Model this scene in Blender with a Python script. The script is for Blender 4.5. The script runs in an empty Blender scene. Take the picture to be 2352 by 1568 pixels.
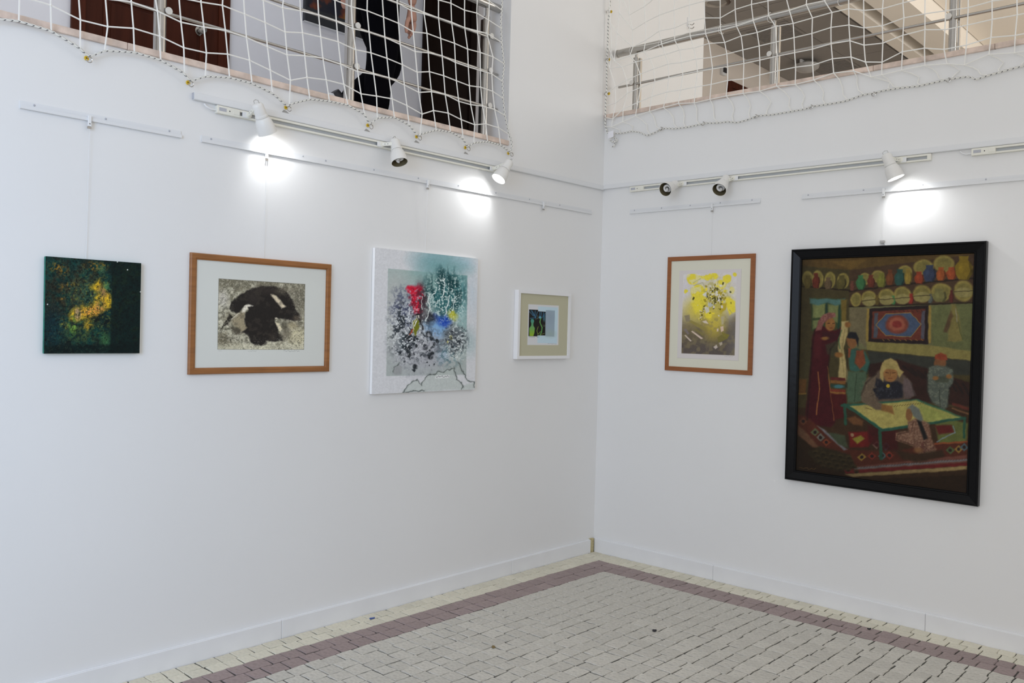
import bpy, bmesh, math, random
import numpy as np
from mathutils import Vector, Matrix

C = bpy.context.scene.collection
SC = bpy.context.scene
random.seed(7)

# ------------------------------------------------------------------ camera, world, light, exposure
FPX, YAW, PITCH, ROLL = 2006.09, 0.746875, -0.01443, 0.025629
CAM = np.array([-5.0917, -3.8512, 1.6])
IW, IH = 2352, 1568
_f = np.array([math.cos(YAW)*math.cos(PITCH), math.sin(YAW)*math.cos(PITCH), math.sin(PITCH)])
_r0 = np.array([math.sin(YAW), -math.cos(YAW), 0.0])
_u0 = np.cross(_r0, _f)
_r = math.cos(ROLL)*_r0 + math.sin(ROLL)*_u0
_u = -math.sin(ROLL)*_r0 + math.cos(ROLL)*_u0
cd = bpy.data.cameras.new('camera')
cam = bpy.data.objects.new('camera', cd)
C.objects.link(cam)
cd.sensor_width = 36.0
cd.lens = FPX/IW*36.0
cd.clip_end = 100
cam.matrix_world = Matrix(((_r[0], _u[0], -_f[0], CAM[0]), (_r[1], _u[1], -_f[1], CAM[1]), (_r[2], _u[2], -_f[2], CAM[2]), (0, 0, 0, 1)))
SC.camera = cam

world = bpy.data.worlds.new('overcast_sky')
SC.world = world
world.use_nodes = True
world.node_tree.nodes['Background'].inputs[0].default_value = (1.0, 0.982, 0.962, 1)
world.node_tree.nodes['Background'].inputs[1].default_value = 0.72

def area_light(name, loc, target, sx, sy, power, color):
    ld = bpy.data.lights.new(name, 'AREA')
    ld.shape = 'RECTANGLE'; ld.size = sx; ld.size_y = sy; ld.energy = power; ld.color = color
    o = bpy.data.objects.new(name, ld)
    C.objects.link(o)
    o.location = loc
    o.rotation_euler = (Vector(target)-Vector(loc)).to_track_quat('-Z', 'Y').to_euler()
    return o

# daylight of the hall's tall windows, beyond the left end of the wall
area_light('window_daylight', (-8.2, -3.4, 2.8), (0.0, -1.6, 1.6), 3.6, 3.6, 66, (0.98, 0.985, 1.0))
sw = area_light('side_window_daylight', (-6.9, -2.7, 2.2), (-4.3, 0.0, 1.45), 1.6, 2.2, 22, (0.32, 0.58, 1.0))  # added blue light, narrowed to tint only the wall's left end
sw.data.spread = math.radians(95)
# warm daylight of the upper hall's window, right of the frame
area_light('upper_window_daylight', (4.2, -6.6, 4.2), (4.4, 1.9, 4.4), 5.0, 1.8, 122, (1.0, 0.98, 0.95))

# added unseen light that brightens the corridor wall, above the frame
area_light('corridor_light', (-2.6, 1.2, 5.28), (-2.6, 1.2, 3.0), 4.0, 0.5, 16, (0.86, 0.92, 1.0))

SC.view_settings.view_transform = 'Standard'
SC.view_settings.look = 'None'
SC.view_settings.gamma = 1.0
SC.view_settings.use_curve_mapping = False
SC.view_settings.exposure = 0.0

# ------------------------------------------------------------------ helpers
def at(px, py, axis, val):
    """point of the place seen at a photograph pixel on the plane axis=val"""
    d = _f + (px-IW/2)/FPX*_r - (py-IH/2)/FPX*_u
    t = (val-CAM[axis])/d[axis]
    return CAM+t*d

def project(p):
    v = np.array(p, float)-CAM
    z = v@_f
    return IW/2+FPX*(v@_r)/z, IH/2-FPX*(v@_u)/z, z

def lin(c):
    c = np.asarray(c, float)/255.0
    return np.where(c <= 0.04045, c/12.92, ((c+0.055)/1.055)**2.4)

def rgba(c, k=1.0):
    l = np.clip(lin(c)*k, 0, 1)
    return (float(l[0]), float(l[1]), float(l[2]), 1.0)

ALB = 1.35   # photograph colour to surface colour under the room's light

_mats = {}
def mat(name, col, rough=0.6, metal=0.0, noise=0.0, nscale=20.0, bump=0.0, bscale=60.0, rand=0.0, spec=0.4, emit=None, estr=0.0, stretch=None, coat=0.0):
    if name in _mats:
        return _mats[name]
    m = bpy.data.materials.new(name)
    m.use_nodes = True
    nt = m.node_tree; n = nt.nodes; L = nt.links
    b = n['Principled BSDF']
    b.inputs['Base Color'].default_value = col
    b.inputs['Roughness'].default_value = rough
    b.inputs['Metallic'].default_value = metal
    b.inputs['Specular IOR Level'].default_value = spec
    b.inputs['Coat Weight'].default_value = coat
    if emit:
        b.inputs['Emission Color'].default_value = emit
        b.inputs['Emission Strength'].default_value = estr
    tc = n.new('ShaderNodeTexCoord')
    src = tc.outputs['Object']
    if stretch:
        mp = n.new('ShaderNodeMapping'); mp.inputs['Scale'].default_value = stretch
        L.new(src, mp.inputs['Vector']); src = mp.outputs['Vector']
    colout = None
    if noise > 0:
        t = n.new('ShaderNodeTexNoise'); t.inputs['Scale'].default_value = nscale; t.inputs['Detail'].default_value = 6
        L.new(src, t.inputs['Vector'])
        cr = n.new('ShaderNodeMapRange')
        cr.inputs[1].default_value = 0.25; cr.inputs[2].default_value = 0.75
        cr.inputs[3].default_value = 1-noise; cr.inputs[4].default_value = 1+noise
        L.new(t.outputs['Fac'], cr.inputs[0])
        mx = n.new('ShaderNodeVectorMath'); mx.operation = 'SCALE'
        mx.inputs[0].default_value = col[:3]
        L.new(cr.outputs[0], mx.inputs['Scale'])
        colout = mx.outputs[0]
    if rand > 0:
        oi = n.new('ShaderNodeObjectInfo')
        r2 = n.new('ShaderNodeMapRange'); r2.inputs[3].default_value = 1-rand; r2.inputs[4].default_value = 1+rand
        L.new(oi.outputs['Random'], r2.inputs[0])
        mx2 = n.new('ShaderNodeVectorMath'); mx2.operation = 'SCALE'
        if colout: L.new(colout, mx2.inputs[0])
        else: mx2.inputs[0].default_value = col[:3]
        L.new(r2.outputs[0], mx2.inputs['Scale'])
        colout = mx2.outputs[0]
    if colout:
        L.new(colout, b.inputs['Base Color'])
    if bump > 0:
        t2 = n.new('ShaderNodeTexNoise'); t2.inputs['Scale'].default_value = bscale; t2.inputs['Detail'].default_value = 4
        L.new(src, t2.inputs['Vector'])
        bp = n.new('ShaderNodeBump'); bp.inputs['Strength'].default_value = bump; bp.inputs['Distance'].default_value = 0.01
        L.new(t2.outputs['Fac'], bp.inputs['Height'])
        L.new(bp.outputs['Normal'], b.inputs['Normal'])
    _mats[name] = m
    return m

class MB:
    def __init__(s): s.v = []; s.f = []
    def add(s, vs, fs):
        o = len(s.v); s.v += [tuple(map(float, v)) for v in vs]; s.f += [tuple(i+o for i in f) for f in fs]; return s
    def box(s, a, b):
        (x0, y0, z0), (x1, y1, z1) = [min(p, q) for p, q in zip(a, b)], [max(p, q) for p, q in zip(a, b)]
        return s.add([(x0,y0,z0),(x1,y0,z0),(x1,y1,z0),(x0,y1,z0),(x0,y0,z1),(x1,y0,z1),(x1,y1,z1),(x0,y1,z1)],
                     [(0,3,2,1),(4,5,6,7),(0,1,5,4),(1,2,6,5),(2,3,7,6),(3,0,4,7)])
    def tube(s, pts, r, n=8, cap=True):
        pts = [np.array(p, float) for p in pts]
        rs = r if isinstance(r, (list, tuple)) else [r]*len(pts)
        rings = []
        ref = None
        for i, p in enumerate(pts):
            a = pts[max(0, i-1)]; b = pts[min(len(pts)-1, i+1)]
            t = b-a; t = t/(np.linalg.norm(t)+1e-12)
            if ref is None:
                ref = np.array([0, 0, 1.0]) if abs(t[2]) < 0.9 else np.array([1.0, 0, 0])
            x = np.cross(t, ref); x /= (np.linalg.norm(x)+1e-12); y = np.cross(t, x); ref = -y if np.dot(-y, ref) > 0 else y
            y = np.cross(t, x)
            rings.append([p+rs[i]*(math.cos(2*math.pi*k/n)*x+math.sin(2*math.pi*k/n)*y) for k in range(n)])
        vs = [q for R in rings for q in R]; fs = []
        for i in range(len(rings)-1):
            for k in range(n):
                fs.append((i*n+k, i*n+(k+1) % n, (i+1)*n+(k+1) % n, (i+1)*n+k))
        if cap:
            fs.append(tuple(range(n-1, -1, -1))); fs.append(tuple((len(rings)-1)*n+k for k in range(n)))
        return s.add(vs, fs)
    def lathe(s, o, d, prof, n=28):
        """prof: (distance along d, radius)"""
        o = np.array(o, float); d = np.array(d, float); d /= np.linalg.norm(d)
        ref = np.array([0, 0, 1.0]) if abs(d[2]) < 0.9 else np.array([1.0, 0, 0])
        x = np.cross(d, ref); x /= np.linalg.norm(x); y = np.cross(d, x)
        vs = []; fs = []
        for h, r in prof:
            for k in range(n):
                a = 2*math.pi*k/n
                vs.append(o+h*d+max(r, 1e-5)*(math.cos(a)*x+math.sin(a)*y))
        for i in range(len(prof)-1):
            for k in range(n):
                fs.append((i*n+k, i*n+(k+1) % n, (i+1)*n+(k+1) % n, (i+1)*n+k))
        return s.add(vs, fs)
    def build(s, name, m, parent=None, smooth=False, bevel=0.0):
        o0 = ORI.get(parent.name, (0, 0, 0)) if parent else (0, 0, 0)
        me = bpy.data.meshes.new(name)
        me.from_pydata([(v[0]-o0[0], v[1]-o0[1], v[2]-o0[2]) for v in s.v], [], s.f)
        bm = bmesh.new(); bm.from_mesh(me); bmesh.ops.recalc_face_normals(bm, faces=bm.faces); bm.to_mesh(me); bm.free()
        if smooth:
            me.polygons.foreach_set('use_smooth', [True]*len(me.polygons))
        ob = bpy.data.objects.new(name, me)
        C.objects.link(ob)
        if m: me.materials.append(m)
        if parent:
            ob.parent = parent
        ORI[ob.name] = o0
        if bevel:
            md = ob.modifiers.new('bevel', 'BEVEL'); md.width = bevel; md.segments = 2; md.limit_method = 'ANGLE'
        if smooth:
            try:
                md = ob.modifiers.new('edge', 'EDGE_SPLIT'); md.split_angle = math.radians(40)
            except Exception:
                pass
        return ob

ORI = {}
def tag(o, label=None, cat=None, group=None, kind=None):
    if label: o['label'] = label
    if cat: o['category'] = cat
    if group: o['group'] = group
    if kind: o['kind'] = kind
    return o
def thing(name, loc, label, cat, group=None, kind=None):
    o = bpy.data.objects.new(name, None); C.objects.link(o); o.location = tuple(map(float, loc)); o.empty_display_size = 0.05
    ORI[o.name] = tuple(map(float, loc))
    return tag(o, label, cat, group, kind)
def P(side, s, n, z):
    """wall coordinates: s runs to the right along the wall, n stands out from it"""
    return (s, -n, z) if side == 'L' else (-n, -s, z)
def wall_at(side, px, py, n=0.0):
    q = at(px, py, 1 if side == 'L' else 0, -n)
    return (q[0], q[2]) if side == 'L' else (-q[1], q[2])
def wbox(mb, side, s0, s1, n0, n1, z0, z1):
    return mb.box(P(side, s0, n0, z0), P(side, s1, n1, z1))

# ------------------------------------------------------------------ materials
M_WALL = mat('white_wall_paint', (0.80, 0.80, 0.795, 1), 0.65, noise=0.012, nscale=1.5, bump=0.04, bscale=25)
M_BASE = mat('white_marble_skirting', (0.80, 0.805, 0.82, 1), 0.3, noise=0.03, nscale=6)
M_CORR = mat('grey_corridor_paint', (0.84, 0.84, 0.88, 1), 0.7, noise=0.02, nscale=3)
M_BEIGE = mat('beige_corridor_paint', (0.80, 0.73, 0.66, 1), 0.7, noise=0.02, nscale=3)
M_CREAM = mat('cream_beam_paint', (0.92, 0.86, 0.77, 1), 0.7)
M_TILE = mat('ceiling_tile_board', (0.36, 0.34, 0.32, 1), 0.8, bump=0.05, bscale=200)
M_MARBLE = mat('pink_marble', (0.68, 0.55, 0.47, 1), 0.35, noise=0.30, nscale=16)
M_STEEL = mat('stainless_steel', (0.46, 0.445, 0.42, 1), 0.22, 1.0)
M_CORD = mat('white_net_cord', (0.86, 0.85, 0.81, 1), 0.8)
M_WHITEP = mat('white_plastic', (0.80, 0.81, 0.82, 1), 0.4)
M_TRACK = mat('ivory_track_plastic', (0.80, 0.79, 0.71, 1), 0.4)
M_SLOT = mat('grey_track_slot', (0.42, 0.44, 0.46, 1), 0.5)
M_LAMP = mat('ivory_lamp_enamel', (0.78, 0.77, 0.74, 1), 0.35)
M_RAIL = mat('white_painted_rail', (0.755, 0.765, 0.775, 1), 0.4)
M_DARK = mat('dark_screw', (0.03, 0.03, 0.035, 1), 0.5)
M_GREY = mat('grey_label', (0.45, 0.46, 0.50, 1), 0.6)
M_YELLOW = mat('yellow_wall_plug', (0.70, 0.46, 0.02, 1), 0.5)
M_DOOR = mat('dark_brown_wood', (0.055, 0.014, 0.007, 1), 0.5, spec=.12, noise=0.25, nscale=4, stretch=(6, 6, 0.6))
M_DOORF = mat('dark_brown_frame_wood', (0.07, 0.017, 0.008, 1), 0.5, spec=.12, noise=0.2, nscale=4, stretch=(6, 6, 0.6))
M_DOORWAY = mat('blackish_brown_wood', (0.010, 0.004, 0.003, 1), 0.55, spec=.1)  # dark inside of the open doorway put into the colour, frame alike
M_JOINT = mat('dark_joint_mortar', (0.07, 0.068, 0.062, 1), 0.95)

# ------------------------------------------------------------------ the room shell
LZ, RZ = 2.80, 3.165          # top of the marble ledges
ZU = 2.80                      # upper floor
ZC = 5.35                      # suspended ceiling upstairs
def struct(mb, name, m, bevel=0.0, parent=None):
    o = mb.build(name, m, parent, bevel=bevel)
    if not parent: o['kind'] = 'structure'
    return o
JX = -1.02
wl = struct(MB().box((-8, 0, -.2), (0, .25, LZ-.03)).box((JX, 0, LZ-.03), (1.33, .25, 6.6)).box((-8, 0, ZC), (JX, .25, 6.6)), 'wall_left', M_WALL)
wr = struct(MB().box((0, -7, -.2), (.25, 0, RZ-.03)).box((0, -7, ZC), (.25, 0, 6.6)), 'wall_right', M_WALL)
struct(MB().box((-8, 2.0, ZU), (1.33, 2.15, ZC)), 'wall_back', M_CORR)
struct(MB().box((1.33, 2.0, ZU), (7.6, 2.15, ZC)), 'wall_rear', M_BEIGE)
struct(MB().box((7.4, -7, ZU), (7.6, 2.0, ZC)), 'wall_end', M_BEIGE)
struct(MB().box((-8, .25, ZU-.2), (7.6, 2.15, ZU)).box((.25, -7, ZU-.2), (7.6, .25, ZU)), 'floor_upper', mat('grey_upper_floor', (0.78, 0.75, 0.71, 1), 0.4))

# corridor ceiling with its boards
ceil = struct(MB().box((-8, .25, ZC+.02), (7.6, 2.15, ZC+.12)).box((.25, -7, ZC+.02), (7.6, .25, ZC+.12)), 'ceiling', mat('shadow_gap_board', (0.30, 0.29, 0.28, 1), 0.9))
def tile_mesh():
    mb = MB().box((.004, .004, ZC), (.596, .596, ZC+.03))
    return mb
VENTS = {(7, 1), (10, 1)}
tme = None
x0, y0 = 0.53, 0.33
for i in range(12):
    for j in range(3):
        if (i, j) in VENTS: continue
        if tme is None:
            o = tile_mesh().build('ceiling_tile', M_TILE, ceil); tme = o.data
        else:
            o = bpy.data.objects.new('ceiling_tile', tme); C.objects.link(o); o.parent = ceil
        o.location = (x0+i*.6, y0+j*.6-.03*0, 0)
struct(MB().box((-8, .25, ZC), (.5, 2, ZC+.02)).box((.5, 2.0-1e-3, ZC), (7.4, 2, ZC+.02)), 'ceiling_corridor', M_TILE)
struct(MB().box((.25, -7, ZC-.02), (7.4, -.62, ZC+.02)), 'ceiling_hall', M_CREAM)
struct(MB().box((.3, -.12, ZC-.25), (7.4, .03, ZC+.02)), 'trim_1', M_CREAM)
struct(MB().box((.3, -.61, ZC-.25), (7.4, -.27, ZC+.02)), 'trim_2', M_CREAM)

# ledges of pink marble, slab by slab
led = struct(MB().box((-8, .03, LZ-.029), (JX-.001, .24, LZ-.012)), 'trim_3', M_MARBLE)
xs = [-8, -6.9, -5.7, -4.55, -3.52, -2.36, -1.32+.0, JX-.001]
xs = [-8, -6.9, -5.75, -4.6, -3.45, -2.3, JX-.001]
for a, b in zip(xs[:-1], xs[1:]):
    MB().box((a+.0008, -.014, LZ-.03), (b-.0008, .25, LZ)).build('marble_slab', M_MARBLE, led, bevel=.003)
ler = struct(MB().box((.03, -7, RZ-.029), (.24, -.001, RZ-.012)), 'trim_4', M_MARBLE)
ys = [-7, -5.9, -4.8, -3.7, -2.55, -1.92, -.72, -.001]
for a, b in zip(ys[:-1], ys[1:]):
    MB().box((-.014, a+.0008, RZ-.03), (.25, b-.0008, RZ)).build('marble_slab', M_MARBLE, ler, bevel=.003)

# baseboards
bl = struct(MB().box((-8, -.012, -.006), (-.06, 0, .094)), 'baseboard_left', M_BASE, bevel=.003)
br = struct(MB().box((-.012, -7, -.006), (0, -.012, .098)), 'baseboard_right', M_BASE, bevel=.003)
for a, b in ((-8, -6.2), (-6.2, -4.4), (-4.4, -2.62), (-2.62, -.9), (-.9, -.06)):
    MB().box((a+.0006, -.021, -.006), (b-.0006, -.0121, .091)).build('skirting_board', M_BASE, bl, bevel=.003)
for a, b in ((-7, -5.2), (-5.2, -3.4), (-3.4, -2.3), (-2.3, -.99), (-.99, -.022)):
    MB().box((-.021, a+.0006, -.006), (-.0121, b-.0006, .095)).build('skirting_board', M_BASE, br, bevel=.003)
MB().box((-.060, -.018, -.004), (-.0215, 0, .096)).build('bare_corner_end', mat('stained_plaster', (0.52, 0.45, 0.25, 1), 0.8, noise=.25, nscale=60), bl)

# ------------------------------------------------------------------ the paved floor
floor = struct(MB().box((-8, -7, -.2), (0, 0, -.006)), 'floor', M_JOINT)
def stone_mat(name, col, k):
    return mat(name, col, 0.75, noise=k, nscale=70, bump=0.15, bscale=90, rand=0.06)
M_P1 = stone_mat('cream_paver_stone', (0.68, 0.645, 0.53, 1), .12)
M_P2 = stone_mat('purple_paver_stone', (0.325, 0.255, 0.245, 1), .2)
M_P3 = stone_mat('grey_paver_stone', (0.555, 0.53, 0.475, 1), .2)
def stone_geo(w, d, seed):
    """unit stone, uneven outline with worn edges"""
    rr = random.Random(seed)
    g = .0026
    outl = []
    n = 2
    cs = [(0, 0), (w, 0), (w, d), (0, d)]
    for k in range(4):
        a = cs[k]; b = cs[(k+1) % 4]
        for t in range(n):
            f = t/n
            outl.append((a[0]+(b[0]-a[0])*f, a[1]+(b[1]-a[1])*f))
    cx, cy = w/2, d/2
    vs = []; m = len(outl)
    jit = [(rr.uniform(-.0030, .0030), rr.uniform(-.0030, .0030)) for _ in outl]
    hz = [rr.uniform(-.0012, .0012) for _ in outl]
    for lvl, (ins, z) in enumerate(((g, -.012), (g, -.0032), (g+.0035, 0))):
        for (p, j, h) in zip(outl, jit, hz):
            dx, dy = p[0]-cx, p[1]-cy
            vs.append((cx+dx*(1-2*ins/w)+j[0], cy+dy*(1-2*ins/d)+j[1], z+(h if lvl == 2 else 0)))
    fs = []
    for l in range(2):
        for k in range(m):
            fs.append((l*m+k, l*m+(k+1) % m, (l+1)*m+(k+1) % m, (l+1)*m+k))
    fs.append(tuple(2*m+k for k in range(m)))
    return vs, fs
stones = []   # (kind, x, y, w, d)
rr = random.Random(3)
def row_x(kind, xa, xb, ya, yb, lo, hi):
    x = xb
    while x > xa:
        w = rr.uniform(lo, hi); stones.append((kind, x-w, ya, w, yb-ya)); x -= w
def row_y(kind, ya, yb, xa, xb, lo, hi):
    y = yb
    while y > ya:
        w = rr.uniform(lo, hi); stones.append((kind, xa, y-w, xb-xa, w)); y -= w
E1, E2 = .0205, .0205
row_x(1, -8, -.016, -.100, -E1, .070, .098); row_x(1, -8, -.10, -.187, -.100, .070, .10)
row_y(1, -7, -.10, -.100, -E2, .068, .095); row_y(1, -7, -.187, -.187, -.100, .070, .10)
row_x(2, -8, -.187, -.285, -.187, .075, .12); row_x(2, -8, -.285, -.383, -.285, .075, .12)
row_y(2, -7, -.285, -.285, -.187, .075, .12); row_y(2, -7, -.383, -.383, -.285, .075, .12)
# grey field: one straight course, then interlocked clusters
row_x(3, -8, -.383, -.475, -.383, .08, .115); row_y(3, -7, -.475, -.475, -.383, .08, .115)
S = .180
gx = -.475
ci = 0
while gx > -8:
    gy = -.475; cj = 0
    while gy > -7:
        a = S*.5+rr.uniform(-.02, .02); b = S*.5+rr.uniform(-.014, .014); c = S*.5+rr.uniform(-.014, .014)
        t = rr.random()
        if (ci+cj) % 2 == 0:
            stones.append((3, gx-S, gy-a, b, a)); stones.append((3, gx-S+b, gy-a, S-b, a))
            stones.append((3, gx-S, gy-S, c, S-a)); stones.append((3, gx-S+c, gy-S, S-c, S-a))
        else:
            stones.append((3, gx-S, gy-S, a, b)); stones.append((3, gx-S, gy-S+b, a, S-b))
            stones.append((3, gx-S+a, gy-S, S-a, c)); stones.append((3, gx-S+a, gy-S+c, S-a, S-c))
        gy -= S; cj += 1
    gx -= S; ci += 1
vis = {1: [], 2: [], 3: []}
rest = []
for st in stones:
    k, x, y, w, d = st
    px, py, z = project((x+w/2, y+d/2, 0))
    if z > .5 and -20 < px < IW+20 and 0 < py < IH+15:
        vis[k].append((w*d/z**3, st))
    else:
        rest.append(st)
SM = {1: M_P1, 2: M_P2, 3: M_P3}; SN = {1: 'edging_paver', 2: 'band_paver', 3: 'paver'}
VAR = {}
for k in vis:
    vis[k].sort(key=lambda t: -t[0])
    rest += [s for _, s in vis[k][300:]]
    for _, (kk, x, y, w, d) in vis[k][:300]:
        v = rr.randrange(8)
        if (k, v) not in VAR:
            vs, fs = stone_geo(.09, .09, k*10+v)
            me = bpy.data.meshes.new(SN[k]); me.from_pydata(vs, [], fs); me.materials.append(SM[k]); VAR[(k, v)] = me
        o = bpy.data.objects.new(SN[k], VAR[(k, v)]); C.objects.link(o); o.parent = floor
        o.location = (x, y, rr.uniform(-.0015, .001)); o.scale = (w/.09, d/.09, 1)
        o.rotation_euler = (rr.uniform(-.006, .006), rr.uniform(-.006, .006), 0)
for k in (1, 2, 3):
    mb = MB()
    for (kk, x, y, w, d) in rest:
        if kk != k: continue
        vs, fs = stone_geo(w, d, rr.randrange(10**6))
        mb.add([(a+x, b+y, c) for a, b, c in vs], fs)
    me = bpy.data.meshes.new(SN[k]+'_field'); me.from_pydata(mb.v, [], mb.f); me.materials.append(SM[k])
    o = bpy.data.objects.new(SN[k]+'_field', me); C.objects.link(o); o.parent = floor; o['kind'] = 'stuff'

# ------------------------------------------------------------------ upstairs: doors, vents, picture, fixtures
def wood_door(name, x0, x1, z0, z1, yb, panel_mat, frame_mat, label, panels=True, knob_at=None):
    d = thing(name, (x0, yb, z0), label, 'door'); d['kind'] = 'structure'; del d['category']
    fw = .085
    MB().box((x0, yb-.03, z0), (x0+fw, yb, z1)).build('door_jamb', frame_mat, d, bevel=.004)
    MB().box((x1-fw, yb-.03, z0), (x1, yb, z1)).build('door_jamb', frame_mat, d, bevel=.004)
    MB().box((x0+fw, yb-.03, z1-fw), (x1-fw, yb, z1)).build('door_head', frame_mat, d, bevel=.004)
    lf = MB().box((x0+fw, yb-.016, z0), (x1-fw, yb-.001, z1-fw)).build('door_leaf', panel_mat, d)
    if panels:
        a, b = x0+fw+.11, x1-fw-.11
        hs = [(z0+.14, z0+.46), (z0+.56, z0+.90), (z0+1.02, z0+1.95)]
        for p, q in hs:
            mb = MB()
            for (u0, u1, w0, w1) in ((a, b, p, p+.03), (a, b, q-.03, q), (a, a+.03, p+.03, q-.03), (b-.03, b, p+.03, q-.03)):
                mb.box((u0, yb-.026, w0), (u1, yb-.0161, w1))
            mb.build('panel_moulding', frame_mat, lf, bevel=.006)
            MB().box((a+.05, yb-.022, p+.05), (b-.05, yb-.0161, q-.05)).build('raised_panel', panel_mat, lf, bevel=.006)
    if knob_at:
        kx, kz = knob_at
        h = MB().lathe((kx, yb-.016, kz), (0, -1, 0), [(0, .0), (0, .034), (.008, .034), (.012, .014), (.03, .013), (.036, .026), (.055, .03), (.068, .022), (.072, 0)], 20).build('door_knob', M_STEEL, lf, smooth=True)
    return d
wood_door('door_1', -2.955, -1.873, ZU, ZU+2.15, 2.0, M_DOOR, M_DOORF, 'dark brown panelled wooden door with steel knob behind the net', True, (-2.10, 3.63))
wood_door('door_2', -.03, .62, ZU, ZU+2.15, 2.0, M_DOORWAY, M_DOORWAY, 'narrow blackish brown door beyond the railing near the pier', False)  # open doorway: the leaf is a blackish sheet painted as its dark inside
wood_door('door_3', 5.28, 6.25, ZU, ZU+2.16, 2.0, M_DOOR, M_DOORF, 'dark wooden door on the beige wall, only its top corner visible')

def vent(x, y, label):
    v = thing('ceiling_vent', (x, y, ZC), label, 'vent', 'slatted ceiling vents')
    MB().box((x+.005, y+.005, ZC+.008), (x+.595, y+.595, ZC+.015)).build('backing', mat('vent_shadow', (.12, .12, .115, 1), .9), v)
    mb = MB()
    for a, b, c, d in ((.004, .596, .004, .04), (.004, .596, .56, .596), (.004, .04, .04, .56), (.56, .596, .04, .56)):
        mb.box((x+a, y+c, ZC-.006), (x+b, y+d, ZC+.006))
    mb.build('vent_frame', M_TILE, v)
    first = None
    for k in range(13):
        if first is None:
            o = MB().box((x+.05, y+.045, ZC-.004), (x+.068, y+.555, ZC+.006)).build('slat', M_TILE, v); first = o
        else:
            o = bpy.data.objects.new('slat', first.data); C.objects.link(o); o.parent = v
            o.location = (k*.0395, 0, 0)
vent(x0+7*.6, y0+.6, 'slatted vent in the grey ceiling behind the balcony handrail')
vent(x0+10*.6, y0+.6, 'slatted ceiling vent low over the marble ledge, farther along the corridor')
# ceiling lamp and sensor upstairs
q = at(1853, 140, 2, ZC)
cl = thing('ceiling_lamp', (q[0], q[1], ZC), 'glass bowl ceiling lamp with metal bracket above the ledge', 'lamp')
MB().lathe((q[0], q[1], ZC), (0, 0, -1), [(0, 0), (0, .09), (.03, .09), (.035, .0)], 20).build('base', M_STEEL, cl, smooth=True)
MB().lathe((q[0], q[1], ZC-.03), (0, 0, -1), [(0, .12), (.03, .17), (.07, .16), (.11, .10), (.125, 0)], 24).build('bowl', mat('frosted_glass', (.55, .54, .52, 1), .3), cl, smooth=True)
MB().box((q[0]-.19, q[1]-.012, ZC-.06), (q[0]+.19, q[1]+.012, ZC-.02)).build('bracket', M_WHITEP, cl)
q = at(1647, 4, 2, ZC)
cl = thing('ceiling_spotlight', (q[0], q[1], ZC), 'round recessed spotlight in the ceiling beside the white pier', 'lamp')
MB().lathe((q[0], q[1], ZC), (0, 0, -1), [(0, .0), (0, .16), (.012, .15), (.014, .11), (.002, .10), (.002, 0)], 24).build('ring', M_STEEL, cl, smooth=True)
MB().lathe((q[0], q[1], ZC-.003), (0, 0, -1), [(0, .0), (0, .10), (.006, .07), (.008, 0)], 20).build('diffuser', M_TILE, cl, smooth=True)
q = at(1658, 165, 1, 2.0)
sb = thing('wall_sensor', (q[0], 2.0, q[2]), 'tiny black sensor box on the beige wall', 'sensor')
MB().box((q[0]-.05, 1.955, q[2]-.05), (q[0]+.05, 2.0, q[2]+.05)).build('housing', M_WHITEP, sb, bevel=.008)
MB().box((q[0]-.045, 1.945, q[2]-.02), (q[0]+.035, 1.955, q[2]+.045)).build('lens', M_DARK, sb)

q = at(1580, 56, 1, 0.0)
wb = thing('coat_hook', (q[0], 0, q[2]), 'small two-pronged metal hook on the white pier behind the net', 'hook')
MB().box((q[0]-.012, -.006, q[2]-.02), (q[0]+.02, 0, q[2]+.055)).build('plate', M_WHITEP, wb, bevel=.002)
for dz in (0, -.03):
    MB().tube([(q[0], -.006, q[2]+dz), (q[0]+.004, -.04, q[2]+dz-.012), (q[0]+.006, -.055, q[2]+dz)], .0035, 6).build('prong', M_STEEL, wb, smooth=True)

# framed dark picture on the corridor wall
a = at(695, 45, 1, 2.0); b = at(805, 79, 1, 2.0)
zb = (a[2]+b[2])/2-.015; xa, xb = a[0], a[0]+.62
cp = thing('framed_picture', (xa, 2.0, zb), 'dark framed picture with orange and yellow spots on the corridor wall', 'picture')
M_PF = mat('charcoal_frame', (.03, .032, .036, 1), .45)
for (u0, u1, w0, w1) in ((xa, xb, zb, zb+.11), (xa, xb, zb+.75, zb+.86), (xa, xa+.02, zb+.11, zb+.75), (xb-.02, xb, zb+.11, zb+.75)):
    MB().box((u0, 1.968, w0), (u1, 2.0, w1)).build('frame_rail', M_PF, cp, bevel=.003)
MB().box((xa-.002, 1.966, zb-.004), (xb+.002, 1.999, zb-.0005)).build('lower_lip', M_WHITEP, cp)
mpic = bpy.data.materials.new('dark_picture_paint'); mpic.use_nodes = True
nt = mpic.node_tree; n = nt.nodes
tx = n.new('ShaderNodeTexNoise'); tx.inputs['Scale'].default_value = 4.5; tx.inputs['Detail'].default_value = 3
tcc = n.new('ShaderNodeTexCoord'); nt.links.new(tcc.outputs['Object'], tx.inputs['Vector'])
rp = n.new('ShaderNodeValToRGB'); nt.links.new(tx.outputs['Fac'], rp.inputs[0]); nt.links.new(rp.outputs[0], n['Principled BSDF'].inputs['Base Color'])
e = rp.color_ramp.elements; e[0].position = .40; e[0].color = (.004, .006, .02, 1); e[1].position = .52; e[1].color = (.012, .012, .02, 1)
k = e.new(.58); k.color = (.16, .035, .012, 1); k = e.new(.66); k.color = (.30, .16, .01, 1)
MB().box((xa+.02, 1.978, zb+.11), (xb-.02, 1.996, zb+.75)).build('picture_sheet', mpic, cp)

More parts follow.
